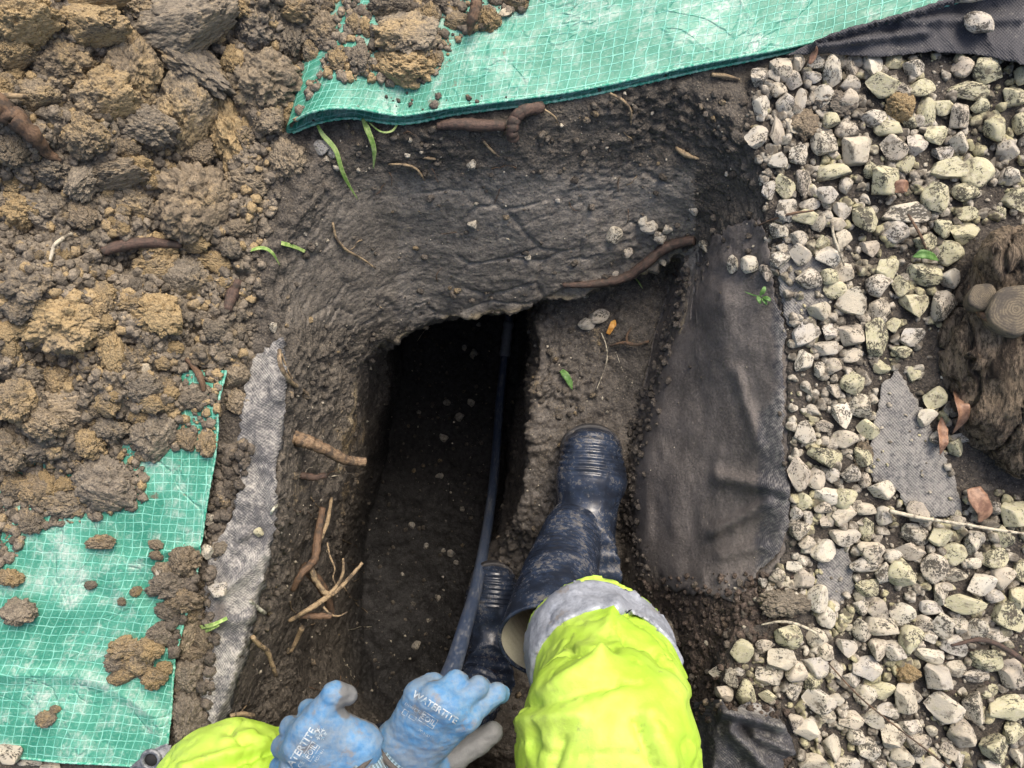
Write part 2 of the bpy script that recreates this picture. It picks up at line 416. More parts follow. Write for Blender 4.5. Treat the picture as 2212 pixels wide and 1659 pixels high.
# ------------------------------------------------------------------ green sheets
def mat_tarp():
    m = NT('woven_green_sheet'); uv = m.co('UV'); c = m.co()
    wob = m.node('TexNoise', Vector=uv, Scale=22, Detail=3).outputs['Color']
    u2 = m.vmath('ADD', uv, m.vmath('SCALE', m.vmath('SUBTRACT', wob, (.5, .5, .5)), .013))
    sx = m.node('SeparateXYZ', Vector=u2)
    def line(s_, w_, blur):
        x = m.math('ABSOLUTE', m.math('SUBTRACT', m.math('FRACT', m.math('DIVIDE', s_, .0125)), .5))
        return m.ramp(x, blur, w_)
    la, lb = line(sx.outputs[0], .028, .085), line(sx.outputs[1], .028, .085)
    th = m.math('MAXIMUM', la, lb)
    n1 = m.noise(uv, 7, 5, .6); n2 = m.noise(uv, 60, 5, .7); n3 = m.noise(uv, 260, 3, .7)
    g = m.mix(m.ramp(n1, .35, .68), (.022, .185, .120), (.075, .315, .225))
    g = m.mix(m.math('MULTIPLY', m.ramp(n3, .45, .7), .30), g, (.30, .50, .40))
    thc = m.mix(m.ramp(n2, .3, .7), (.12, .48, .37), (.28, .64, .53))
    col = m.mix(m.math('MULTIPLY', th, m.ramp(n2, .25, .6, .35, .8)), g, thc)
    dust = m.math('MULTIPLY', m.ramp(m.math('ADD', m.math('MULTIPLY', n1, .55), m.math('MULTIPLY', m.noise(uv, 33, 6, .75), .6)), .55, .74), m.ramp(n3, .3, .6, .25, 1.))
    col = m.mix(m.math('MULTIPLY', dust, .75), col, (.56, .60, .55))
    mud = m.ramp(m.noise(c, 40, 6, .75), m.math('SUBTRACT', .72, m.math('MULTIPLY', m.attr('mud'), .28)), m.math('SUBTRACT', .80, m.math('MULTIPLY', m.attr('mud'), .28)))
    col = m.mix(m.math('MULTIPLY', mud, .8), col, m.mix(n3, (.07, .055, .04), (.19, .14, .09)))
    cre = m.math('MULTIPLY', m.ramp(m.math('ABSOLUTE', m.math('SUBTRACT', m.noise(uv, 9, 3, .5, 1.2), .5)), .035, .0), 1.6)
    pucker = m.math('ADD', m.math('MULTIPLY', m.noise(uv, 120, 3), .45), m.math('MULTIPLY', cre, m.ramp(n1, .4, .6)))
    h = m.math('ADD', m.math('MULTIPLY', th, .5), pucker)
    return m.out(col, m.ramp(n2, .3, .7, .38, .62), m.bump(h, .55, .0022), .42)
TARP = mat_tarp()
def mat_hem():
    m = NT('green_hem'); c = m.co(); n = m.noise(c, 170, 4, .7)
    col = m.mix(m.ramp(n, .35, .65), (.03, .30, .20), (.30, .56, .46))
    return m.out(col, .6, m.bump(m.noise(c, 500, 2), .6, .002), .3)
HEM = mat_hem()

def hemtube(P, r=.0022):
    P = np.asarray(P); n = len(P)
    L = np.concatenate([[0], np.cumsum(np.linalg.norm(np.diff(P, axis=0), axis=1))])
    P = np.stack([np.interp(np.linspace(0, L[-1], int(L[-1]/.0016)), L, P[:, k]) for k in range(3)], -1)
    R = r*(.8+.35*np.abs(np.sin(np.arange(len(P))*.42))+.12*RNG.normal(size=len(P)))
    V, F, uv = tube(P, R.clip(r*.4), 6, caps=False)
    return V, F
def tarp_far():
    """double sheet folded over at its left end, lying along the back of the pit"""
    E = crspline([W(640, 262, .03), W(672, 246, .05), W(720, 236, .055), W(780, 236, .045), W(830, 244, .035), W(880, 248, .028), W(1000, 232, .022), W(1240, 198, .018), W(1500, 143, .018), W(1720, 100, .018), W(1960, 38, .018), W(2130, -12, .018), W(2500, -120, .018)], 520)
    B = crspline([W(630, 284, .012), W(690, 262, .012), W(760, 254, .010), W(870, 267, .008), W(1000, 244, .008), W(1240, 211, .008), W(1500, 154, .008), W(1720, 109, .008), W(1960, 46, .008), W(2130, -6, .008), W(2500, -112, .008)], 520)
    nv = 125; depth = .44
    v = (np.arange(nv)/(nv-1))**1.1*depth
    dirv = np.array((.18, .98, 0))
    G = np.empty((520+14+520, nv, 3)); U = np.empty((1054, nv, 2))
    s = np.concatenate([[0], np.cumsum(np.linalg.norm(np.diff(B, axis=0), axis=1))])
    wave = lambda X, q: fbm(X*np.array((1, 1, 0)), 6, 3, q)
    for j, vv in enumerate(v):
        lean = np.array((.20*vv, 0, 0))*np.exp(-s[:, None]/.25)
        b = B+dirv*vv; e = E+dirv*vv+lean
        b[:, 2] = .008+.002*wave(b, 3); sag = np.exp(-vv/.16)
        e[:, 2] = .014+(E[:, 2]-.014)*sag+.008*wave(e, 5)+.005
        # weight of the big clods presses the sheet down
        qx, qy = pxof(e); e[:, 2] -= .012*np.exp(-((qx-840)/80)**2-((qy-200)/70)**2)
        a = np.linspace(0, np.pi, 16)[1:-1]
        c = (b[0]+e[0])/2; rad = (e[0]-b[0])/2; side = np.array((-.012, -.004, 0))
        fold = c-np.cos(a)[:, None]*rad+np.sin(a)[:, None]*side
        G[:, j] = np.concatenate([b[::-1], fold, e]); U[:, j, 0] = np.concatenate([-s[::-1], np.linspace(0, .03, 14), .03+s]); U[:, j, 1] = vv
    P = G.reshape(-1, 3)
    px, py = pxof(P); mud = .30*np.exp(-((px-900)/260)**2)+.20
    o = obj('green_sheet', mesh('green_sheet', P, gridF(1054, nv), uv=U.reshape(-1, 2), attrs={'mud': mud}), TARP)
    tag(o, 'folded double green woven sheet lying along the far edge of the pit', 'tarpaulin')
    for k in (G[534:, 0], G[:520, 0]):
        V, F = hemtube(k); h = obj('hem', mesh('hem', V, F), HEM, o)
    g = G[534:][::4, ::4]; add_bvh(g.reshape(-1, 3), gridF(g.shape[0], g.shape[1]))
    return o
def tarp_near():
    Rr = crspline([W(492, 800, .014), W(478, 870, .014), W(470, 960, .013), W(455, 1060, .012), W(440, 1150, .012), W(424, 1250, .012), W(400, 1340, .012), W(380, 1430, .012), W(372, 1520, .012), W(364, 1630, .012), W(362, 1655, .012)], 330)
    nv = 300; v = np.arange(nv)/(nv-1)*.50
    G = np.empty((330, nv, 3)); U = np.empty((330, nv, 2)); s = np.concatenate([[0], np.cumsum(np.linalg.norm(np.diff(Rr, axis=0), axis=1))])
    for j, vv in enumerate(v):
        p = Rr+np.array((-1, 0, 0))*vv
        p[:, 1] += (.055*vv*sst(.30, s[-1], s))+.06*vv*np.sin(s/s[-1]*3)
        p[:, 2] += .010*fbm(p*np.array((1, 1, 0)), 7, 3, 55)+.006*np.clip(1-np.abs(fbm(p*np.array((.6, 1.2, 0)), 5, 2, 57))/.12, 0, 1)+.003
        G[:, j] = p; U[:, j, 0] = s; U[:, j, 1] = vv+.03*np.sin(s*6)
    P = G.reshape(-1, 3); px, py = pxof(P)
    mud = .30*np.exp(-((py-1010)/90)**2)+.16*np.exp(-((px-330)/90)**2-((py-1090)/110)**2)+.17*np.exp(-((px-210)/140)**2-((py-1300)/160)**2)+.17
    o = obj('green_sheet', mesh('green_sheet', P, gridF(330, nv), uv=U.reshape(-1, 2), attrs={'mud': mud}), TARP,
            label='muddy green woven sheet spread flat at the near left corner', cat='tarpaulin')
    for k in (G[:, 0], G[-1]):
        V, F = hemtube(k, .0018); obj('hem', mesh('hem', V, F), HEM, o)
    g = G[::4, ::4]; add_bvh(g.reshape(-1, 3), gridF(g.shape[0], g.shape[1]))
    return o
tarp_far(); tarp_near()

# ------------------------------------------------------------------ spoil heap
HEAPPX = [(-420,-330),(1150,-330),(1138,0),(1060,40),(985,70),(950,130),(905,170),(830,165),(700,155),(650,215),(620,290),(560,330),(590,430),(560,520),(545,620),(540,700),(515,770),(492,850),(462,905),(420,950),(340,960),(300,1010),(300,1075),(225,1105),(120,1120),(40,1150),(15,1230),(-60,1290),(-420,1330)]
SOIL = mat_soil('spoil_soil'); CLOD = mat_soil('clod_soil', True, .035)
def build_heap():
    poly = [tuple(W(a, b, .03)[:2]) for a, b in HEAPPX]
    h = .0028; xs = np.arange(-1.02, .06, h); ys = np.arange(-.33, .80, h)
    X, Y = np.meshgrid(xs, ys, indexing='ij'); x, y = X.ravel(), Y.ravel(); P = np.stack([x, y, 0*x], -1)
    d = sdp(x, y, poly)+.022*fbm(P, 22, 3, 71)+.008*fbm(P, 70, 2, 72)
    keep = d > -.02
    z = .115*sst(-.01, .42, d)+.020*sst(-.004, .05, d)-.012
    core = sst(0, .10, d); edge = sst(-.01, .03, d)
    z = z+core*(.040*fbm(P, 5, 3, 73)+.034*(lump(P, 9, 74)-.4))+edge*(.022*(lump(P, 24, 75)-.4)+.012*(lump(P, 56, 76)-.4)+.006*(lump(P, 130, 77)-.4)+.002*fbm(P, 260, 2, 78))
    z = np.where(d > 0, z, np.minimum(z, .004+d))
    P[:, 2] = z
    T = np.tile(np.array((.185, .158, .122)), (len(P), 1))*(1+.45*fbm(P, 11, 4, 80))[:, None]
    och = .24+.38*np.clip(fbm(P, 7, 3, 81)*1.5+.2, 0, 1)
    F = gridF(len(xs), len(ys)); F = F[keep[F].all(1)]
    used = np.unique(F); re = -np.ones(len(P), int); re[used] = np.arange(len(used))
    P, F, T, och = P[used], re[F], T[used], och[used]
    o = obj('spoil_heap', mesh('spoil_heap', P, F, attrs={'tint': T, 'ochre': och}), SOIL,
            label='heap of dug brown and ochre clay soil piled over the green sheets', cat='soil heap')
    add_bvh(P, F)
    return o
HEAP = build_heap()

def clod_mesh(n, s):
    V, F = ico(n); p = V*1.0+s*9.1
    r = 1+.42*fbm(p, 1.0, 4, s, .6)+.24*(lump(p, 2.6, s+1, .65)-.4)+.16*(.5-np.abs(fbm(p, 2.4, 4, s+2, .6))*2)+.10*fbm(p, 7, 4, s+3, .65)+.05*(lump(p, 7, s+6, .6)-.3)+.07*(lump(p, 14, s+5, .6)-.3)
    # one or two flatter broken faces
    V = V*r[:, None]
    for k in range(3):
        q = RNG.normal(size=3); q /= np.linalg.norm(q); dd = V@q; c = .72+.22*RNG.random()
        ov = np.clip(dd-c, 0, None); V = V-q*(ov*.8)[:, None]
    return mesh('soil_clod', V, F)
CLODS = [clod_mesh(6 if k < 7 else 5, 100+13*k) for k in range(14)]
for c in CLODS: c.materials.append(CLOD)
GREY = [(.19, .165, .13), (.215, .186, .146), (.165, .144, .117), (.235, .195, .142), (.20, .163, .117)]
def clod(px, py, w_, h_, och, parent=None, rot=None, sink=.35, name='soil_clod', big=None, **kw):
    p, n = hit(px, py)
    k = random.randrange(7) if max(w_, h_) > 45 else random.randrange(7, 14)
    d = K*(H-p[2]-.03); a, b = w_*d/2, h_*d/2; c = (a*b)**.5*random.uniform(.65, .85)
    o = obj(name, CLODS[k], parent=parent, **kw)
    o.scale = (a*1.02, b*1.02, c); o.location = (p[0], p[1], p[2]+c*(1-2*sink)*.9)
    o.rotation_euler = (random.choice((0, math.pi))+random.uniform(-.25, .25), random.uniform(-.25, .25), random.uniform(-.2, .2) if rot is None else math.radians(rot))
    g = random.choice(GREY); f = random.uniform(.85, 1.15)
    o.color = (g[0]*f, g[1]*f, g[2]*f, min(1, och*.9+.22))
    return o
Z = lambda L, ox, oy: [(ox+a[0]/3, oy+a[1]/3, a[2]/3, a[3]/3)+tuple(a[4:]) for a in L]
R1 = [(150,130,420,280,.8),(560,150,480,280,.55),(1200,150,560,330,.2,20),(1180,380,560,280,.35,-35),(860,420,300,420,.5),(400,400,350,280,.4),(680,620,380,320,.6),
 (1190,700,340,420,.55),(1510,880,270,470,.85),(1700,520,420,400,.2),(1660,180,380,330,.25),(2100,220,230,260,.2),(540,20,500,120,.7),(1540,180,220,170,.5),
 (90,330,220,200,.6),(110,1180,170,150,.8),(130,1360,250,220,.75),(60,960,230,220,.15),(330,1090,320,200,.3),(560,870,280,250,.4),(720,1130,400,180,.25),
 (960,820,330,220,.2),(1280,1300,460,460,.15),(340,1370,360,300,.15),(880,1310,260,240,.35),(1270,1560,180,150,.7),(1030,1600,230,170,.75),(1130,1520,150,110,.5),
 (1860,1040,200,260,.1),(1610,1180,260,170,.15),(1750,780,190,160,.2),(1880,720,100,160,.55),(2020,340,120,170,.6),(1350,860,120,120,.7),(1290,980,200,170,.2),
 (780,1370,120,80,.5),(1260,1195,80,80,.8),(1490,1610,130,120,.2),(1540,1480,180,110,.15),(240,620,240,170,.4),(40,560,150,160,.6),(1900,60,260,140,.45)]
R2 = [(840,230,400,300,.35),(800,420,420,240,.75),(315,260,260,240,.15),(70,240,140,250,.2),(200,380,110,170,.7),(390,410,110,130,.65),(520,390,150,170,.05),
 (70,700,90,130,.8),(480,160,90,130,.5),(60,580,130,140,.3),(700,50,250,130,.2),(1150,140,140,110,.35),(1360,130,130,150,.6),(1530,20,170,80,.55),
 (560,180,70,120,.55),(300,30,150,100,.5),(950,120,150,180,.4),(1020,380,80,100,.6)]
R4 = [(180,200,360,330,.25),(450,430,480,400,.65),(1040,390,310,250,1.0),(1010,80,250,170,.6),(1200,170,260,260,.3),(650,250,150,150,.6),(850,330,180,110,.5),
 (1510,260,110,240,.4),(1400,50,200,130,.7),(710,140,90,70,.7),(730,620,180,280,.8),(630,600,150,130,.25),(60,590,130,160,.75),(380,850,280,230,.45),
 (160,800,230,180,.25),(820,700,180,200,.35),(930,630,120,140,.5),(1050,710,110,90,.55),(700,970,150,170,.6),(1000,1140,270,320,.15),(980,960,170,130,.55),
 (1090,910,120,100,.65),(1250,930,180,140,.1),(1510,780,170,180,.1),(720,1130,180,140,.25),(570,1230,200,180,.55),(1220,1200,130,150,.2),(1350,1230,120,170,.4),
 (1540,960,150,150,.15),(450,1000,400,250,.15),(120,960,250,250,.5),(700,1480,360,340,.15),(250,1530,250,200,.35),(90,1270,250,250,.2),
 (280,1100,250,180,.25),(100,1500,180,160,.55),(250,1250,280,200,.2),(430,1600,300,160,.2)]
for c in Z(R1, 0, 0)+Z(R2, 603.4, 0)+Z(R4, 0, 548.6):
    clod(c[0], c[1], c[2], c[3], c[4], HEAP, *(c[5:6] or (None,)), sink=.47)
# smaller clods between the large ones
hp = [tuple(p) for p in HEAPPX]; cnt = 0
while cnt < 165:
    a, b = random.uniform(-60, 1130), random.uniform(-60, 1180)
    if sdp(np.array([a]), np.array([b]), hp)[0] < 4: continue
    s = random.uniform(14, 34) if random.random() < .7 else random.uniform(34, 60)
    clod(a, b, s*random.uniform(.9, 1.4), s, random.choice((.1, .2, .3, .5, .7, .85)), HEAP, random.uniform(0, 180), sink=.42); cnt += 1

def scatter(name, n, sampler, rmin, rmax, tintf, parent=None, pw=2.5, lv=2, seed=1, sink=.25, **kw):
    """many small crumbs joined into one mesh"""
    rg = np.random.default_rng(seed); random.seed(seed)
    base = []
    for k in range(6):
        for l_ in (lv, lv-1):
            V, F = ico(l_); q_ = 1+.75*fbm(V+k*7.7, 1.6, 3, 300+k, .7); base.append((V*q_[:, None]*np.array((1.1, .95, .75)), F))
    VV, FF, TT, OO = [], [], [], []; off = 0
    for i in range(n):
        q = sampler()
        if q is None: continue
        p, nn = hit(*q); r = rmin+(rmax-rmin)*rg.random()**pw
        V, F = base[2*rg.integers(6)+(r < .0045)]; R = np.array(Matrix.Rotation(rg.random()*6.28, 3, 'Z') @ Matrix.Rotation(rg.random()*.8, 3, 'X'))
        VV.append(V@R.T*r+p+nn*r*(.75-sink*2)); FF.append(F+off); off += len(V)
        t, oc = tintf(q, rg); TT.append(np.tile(t, (len(V), 1))); OO.append(np.full(len(V), oc))
    V, F = np.vstack(VV), np.vstack(FF)
    return obj(name, mesh(name, V, F, False, attrs={'tint': np.vstack(TT), 'ochre': np.concatenate(OO)}), SOIL, parent, kind='stuff', **kw)
def heap_s():
    for _ in range(50):
        a, b = random.uniform(-40, 1140), random.uniform(-40, 1240)
        if sdp(np.array([a]), np.array([b]), hp)[0] > -14: return a, b
def crumb_tint(q, rg):
    return np.array((.185, .158, .124))*rg.uniform(.6, 1.25), rg.choice([0, .1, .2, .3, .5, .8])
scatter('soil_crumbs', 9500, heap_s, .0016, .0085, crumb_tint, HEAP, seed=3)
# ------------------------------------------------------------------ weed membrane (woven fabric)
def mat_fabric(name, base=(.045, .045, .050), chalk=.5, mudc=(.135, .120, .110)):
    m = NT(name); uv = m.co('UV'); c = m.co()
    wob = m.node('TexNoise', Vector=uv, Scale=30, Detail=2).outputs['Color']
    u2 = m.vmath('ADD', uv, m.vmath('SCALE', m.vmath('SUBTRACT', wob, (.5, .5, .5)), .004))
    sx = m.node('SeparateXYZ', Vector=u2)
    sn = lambda o: m.math('SINE', m.math('MULTIPLY', o, 2*math.pi/.0050))
    wv = m.math('MULTIPLY_ADD', m.math('MULTIPLY', sn(sx.outputs[0]), sn(sx.outputs[1])), .5, .5)
    n1 = m.noise(c, 16, 5, .65); n2 = m.noise(c, 120, 5, .75); n3 = m.noise(c, 500, 2)
    col = m.mix(wv, base, tuple(x*1.5 for x in base))
    ch = m.math('ADD', m.math('MULTIPLY', n1, .34), m.math('ADD', m.math('MULTIPLY', n2, .70), m.math('MULTIPLY', m.math('SUBTRACT', wv, .5), .06)))
    ch = m.ramp(m.math('ADD', ch, m.math('MULTIPLY_ADD', m.attr('chalk'), .30, -.15)), .40, .68)
    col = m.mix(m.math('MULTIPLY', ch, chalk), col, m.mix(n1, (.58, .56, .52), (.50, .47, .40)))
    mud = m.ramp(m.math('ADD', m.math('MULTIPLY', n2, .35), m.math('ADD', m.math('MULTIPLY', n1, .25), m.attr('mud'))), .62, .86)
    ng = m.noise(c, 240, 5, .75); sc_ = m.noise(m.vmath('MULTIPLY', c, (90, 14, 14)), 1.0, 5, .7)
    mc = m.mix(m.ramp(m.math('ADD', m.math('MULTIPLY', ng, .6), m.math('MULTIPLY', n1, .4)), .32, .68), tuple(x*.5 for x in mudc), tuple(x*1.35 for x in mudc))
    mc = m.mix(m.math('MULTIPLY', m.ramp(ng, .60, .72), .5), mc, (.24, .21, .17))
    mc = m.mix(m.math('MULTIPLY', m.ramp(sc_, .56, .70), .45), mc, (.045, .040, .037))
    col = m.mix(mud, col, mc)
    h = m.math('ADD', m.math('MULTIPLY', wv, m.math('MULTIPLY_ADD', mud, -.5, .5)), m.math('MULTIPLY', n2, .6))
    h = m.math('ADD', h, m.math('MULTIPLY', mud, m.math('ADD', m.math('MULTIPLY', ng, 1.4), m.math('MULTIPLY', sc_, -1.2))))
    ro = m.math('SUBTRACT', m.ramp(n2, .3, .7, .62, .85), m.math('MULTIPLY', mud, .16))
    return m.out(col, ro, m.bump(h, .65, .0026), .35)
FAB_GREY = mat_fabric('grey_membrane', (.075, .074, .076), .66)
FAB_DARK = mat_fabric('black_membrane', (.040, .040, .045), .42)
def rag(poly, jit, step=7, seed=0):
    """closed outline with torn, uneven edges"""
    rg = np.random.default_rng(seed); out = []
    n = len(poly)
    for i in range(n):
        a, b = np.array(poly[i][:2], float), np.array(poly[(i+1) % n][:2], float); L = np.linalg.norm(b-a); k = max(1, int(L/step))
        j = jit if len(poly[i]) < 3 else poly[i][2]
        for q in range(k):
            p = a+(b-a)*q/k
            if q: p = p+np.array((-(b-a)[1], (b-a)[0]))/L*rg.normal()*j
            out.append(tuple(p))
    return out
def sheet(name, poly, mat, lift=.004, jit=2.0, sp=6, fold=None, mud=None, chalk=None, seed=0, solid=.0009, parent=None, smooth_k=30, **kw):
    P2 = rag(poly, jit, seed=seed); xs = [p[0] for p in P2]; ys = [p[1] for p in P2]
    gx, gy = np.meshgrid(np.arange(min(xs), max(xs), sp), np.arange(min(ys), max(ys), sp))
    gx = gx.ravel()+RNG.uniform(-.3, .3, gx.size)*sp; gy = gy.ravel()+RNG.uniform(-.3, .3, gy.size)*sp
    k = sdp(gx, gy, P2) > sp*.6
    pts = P2+list(zip(gx[k], gy[k])); n = len(P2)
    r = delaunay_2d_cdt([Vector(p) for p in pts], [(i, (i+1) % n) for i in range(n)], [], 1, 1e-4)
    q = np.array([v[:] for v in r[0]]); F = np.array([f for f in r[2] if len(f) == 3])
    hp_ = []
    for a, b in q:
        # cloth bridges small hollows: average the ground around the point
        p = np.mean([hit(a+dx, b+dy)[0] for dx, dy in ((0, 0), (smooth_k, 0), (-smooth_k, 0), (0, smooth_k), (0, -smooth_k))], 0)
        p0, nn = hit(a, b); z = .5*p[2]+.5*p0[2]
        hp_.append(W(a, b, max(z, p0[2])+lift))
    V = np.array(hp_)
    f = np.zeros(len(V)) if fold is None else fold(q[:, 0], q[:, 1])
    V = np.array([W(a, b, v[2]+ff) for (a, b), v, ff in zip(q, V, f)])
    V[:, 2] += .0016*fbm(V, 40, 3, 90+seed)
    at = {'mud': np.zeros(len(V)) if mud is None else mud(q[:, 0], q[:, 1]), 'chalk': np.zeros(len(V))+.5 if chalk is None else chalk(q[:, 0], q[:, 1])}
    uv = V[:, :2].copy(); uv[:, 0] += V[:, 2]*.5; uv[:, 1] += V[:, 2]*.5
    o = obj(name, mesh(name, V, F, uv=uv, attrs=at), mat, parent, **kw)
    md = o.modifiers.new('thickness', 'SOLIDIFY'); md.thickness = solid; md.offset = 1
    add_bvh(V, F)
    return o
g2 = lambda x, y, cx, cy, sx, sy: np.exp(-((x-cx)/sx)**2-((y-cy)/sy)**2)
def ridge(x, y, a, b, w_, taper=True):
    a, b = np.array(a, float), np.array(b, float); d = b-a; L2 = d@d
    t = ((x-a[0])*d[0]+(y-a[1])*d[1])/L2; tc = np.clip(t, 0, 1)
    dd = np.hypot(x-a[0]-tc*d[0], y-a[1]-tc*d[1]); return np.exp(-(dd/w_)**2)
GRAVPX = [(1625,170),(1690,125),(1790,118),(1900,124),(2010,112),(2120,120),(2240,140),(2330,160),(2330,1760),(1600,1760),(1720,1640),(1690,1560),(1560,1500),(1535,1440),(1570,1370),(1700,1330),(1640,1285),(1700,1190),(1712,1050),(1700,900),(1705,780),(1690,720),(1680,640),(1640,560),(1650,470),(1640,380),(1610,250)]
BARE = [[(1900,820),(1950,800),(2000,880),(2080,1110),(2010,1115),(1960,1090),(1890,1040),(1875,960)], [(1720,545),(1800,570),(1820,610),(1770,640)], [(1765,1190),(1830,1180),(1845,1260),(1800,1310)], [(1560,1290),(1700,1270),(1720,1400),(1640,1400)], [(2000,720),(2080,660),(2230,1060),(2130,1010),(2060,880),(1985,800)], [(1540,1500),(1725,1530),(1730,1660),(1540,1700)], [(1680,1300),(1760,1300),(1740,1370),(1680,1350)]]
bed = sheet('gravel_bed', [(p[0], p[1]) for p in GRAVPX], SOIL, .003, 3.0, sp=14, seed=12)
_n = len(bed.data.vertices)
for nm, t_, v_ in (('tint', 'FLOAT_COLOR', None), ('ochre', 'FLOAT', None)):
    at = bed.data.attributes.new(nm, t_, 'POINT')
    if nm == 'tint': at.data.foreach_set('color', np.tile(np.array((.055, .048, .042, 1), np.float32), _n))
tag(bed, 'bed of pale limestone gravel on dark grit to the right of the pit', kind='structure')
# strip hanging over the left wall
sheet('membrane_strip', [(590,738),(612,728),(617,760),(622,800),(616,860),(613,940),(596,1010),(599,1100),(590,1170),(578,1240),(560,1300),(545,1372),(536,1420),(511,1480),(497,1540),(472,1590),(452,1605),(455,1560),(430,1490),(462,1400),(440,1300),(448,1200),(500,1120),(520,1040),(512,960),(525,870),(545,775)],
      FAB_GREY, .010, 2.6, fold=lambda x, y: .010*fbm(np.stack([x, y*.5, 0*x], -1), .02, 3, 5)+.008*ridge(x, y, (470, 1290), (570, 1200), 10)+.007*ridge(x, y, (455, 1350), (560, 1330), 12)+.006*ridge(x, y, (540, 900), (600, 1050), 14),
      mud=lambda x, y: .42*g2(x, y, 470, 1180, 40, 60)+.55*g2(x, y, 475, 1330, 30, 60)+.3*g2(x, y, 525, 900, 22, 120)+.2*g2(x, y, 480, 1500, 30, 60), chalk=lambda x, y: .46+.40*fbm(np.stack([x, y, 0*x], -1), .014, 3, 8), seed=2,
      label='torn strip of pale grey woven membrane hanging over the left pit edge', cat='membrane')
# membrane draped over the right side of the pit
sheet('membrane_sheet', [(1560,495),(1640,470),(1668,560),(1672,640),(1700,720),(1690,770),(1694,860),(1690,960),(1706,1050),(1703,1140),(1685,1190),(1620,1255),(1592,1300),(1540,1290,5),(1450,1275,6),(1392,1235,6),(1362,1140,6),(1366,1030,6),(1396,900,6),(1420,800,6),(1452,690,6),(1480,610,6),(1510,540,5)],
      FAB_DARK, .006, 2.0, fold=lambda x, y: .022*ridge(x, y, (1540, 1150), (1660, 1085), 13)+.016*ridge(x, y, (1550, 1030), (1700, 1060), 16)+.010*ridge(x, y, (1590, 800), (1640, 960), 14)+.010*ridge(x, y, (1560, 1200), (1650, 1180), 14)+.004*fbm(np.stack([x, y, 0*x], -1), .02, 3, 6)-.004*g2(x, y, 1500, 700, 30, 200)+.006*fbm(np.stack([x*2.4, y*.5, 0*x], -1), .012, 3, 62)*(1-sst(1520, 1600, x))-.006*sst(50, 0, x-np.interp(y, [540, 690, 900, 1030, 1140, 1235], [1510, 1452, 1396, 1366, 1362, 1392])),
      mud=lambda x, y: 1.0-1.0*sst(1545, 1690, x-((y-560)*.03)-40*sst(960, 820, y)+22*fbm(np.stack([x, y, 0*x], -1), .02, 3, 61))*sst(520, 660, y)+.25*g2(x, y, 1620, 640, 40, 90), chalk=lambda x, y: .12+.30*sst(1620, 1690, x)+.45*g2(x, y, 1600, 1240, 50, 40), seed=3,
      label='mud smeared dark membrane draped down the right side of the pit', cat='membrane')
# bare patch between the stones
sheet('membrane_sheet', [(1905,830),(1940,800),(1985,870),(2030,960),(2065,1040),(2080,1110),(2010,1120),(1960,1100),(1940,1060),(1885,1040),(1880,960),(1895,890)],
      FAB_DARK, .006, 2.0, fold=lambda x, y: .008*g2(x, y, 1980, 980, 60, 90), chalk=lambda x, y: .72+0*x, seed=4,
      label='bare chalky patch of membrane between the stones beside the tree stump', cat='membrane')
sheet('membrane_sheet', [(1690,520),(1760,530),(1800,560),(1830,610),(1790,660),(1740,720),(1700,700),(1680,600)], FAB_DARK, .003, 2.0, chalk=lambda x, y: .70+0*x, seed=5,
      label='grey membrane showing under thin stones above the draped sheet', cat='membrane')
sheet('membrane_sheet', [(1770,1190),(1830,1180),(1850,1270),(1800,1320),(1760,1290)], FAB_DARK, .003, 2.0, chalk=lambda x, y: .68+0*x, seed=6,
      label='small bare patch of membrane among the near right stones', cat='membrane')
# dark flap emerging from under the far green sheet
sheet('membrane_flap', [(1700,118),(1800,70),(1960,25),(2110,-25),(2330,-60),(2340,150),(2220,140),(2120,118),(2010,110),(1900,122),(1800,116)], FAB_DARK, .020, 1.2,
      fold=lambda x, y: .014*ridge(x, y, (1760, 100), (2000, 70), 10)+.012*ridge(x, y, (1950, 45), (2200, 40), 14)+.016*sst(2050, 2240, x)*sst(40, 110, y)+.006*fbm(np.stack([x, y, 0*x], -1), .015, 3, 9),
      mud=lambda x, y: .30*g2(x, y, 1950, 80, 130, 26)+0*x, chalk=lambda x, y: .05+0*x, seed=7,
      label='black membrane flap emerging from under the far green sheet', cat='membrane')
# crumpled end next to the knee
sheet('membrane_scrap', [(1495,1520),(1560,1510),(1575,1535),(1620,1515),(1670,1530),(1700,1575),(1715,1610),(1722,1632),(1690,1640),(1700,1690),(1520,1690),(1490,1640),(1505,1580)], FAB_DARK, .022, 1.0, sp=5,
      fold=lambda x, y: .040*ridge(x, y, (1565, 1540), (1690, 1570), 16)+.034*ridge(x, y, (1580, 1580), (1690, 1690), 20)+.026*ridge(x, y, (1630, 1590), (1712, 1625), 12)-.014*ridge(x, y, (1600, 1570), (1660, 1640), 8)+.006*fbm(np.stack([x, y, 0*x], -1), .03, 3, 10),
      mud=lambda x, y: .25*g2(x, y, 1530, 1630, 40, 40), chalk=lambda x, y: .15+.85*g2(x, y, 1640, 1533, 60, 14)+.5*g2(x, y, 1690, 1570, 20, 30)+.25*g2(x, y, 1660, 1620, 40, 20), seed=8,
      label='crumpled black membrane end folded up beside the yellow knee', cat='membrane')

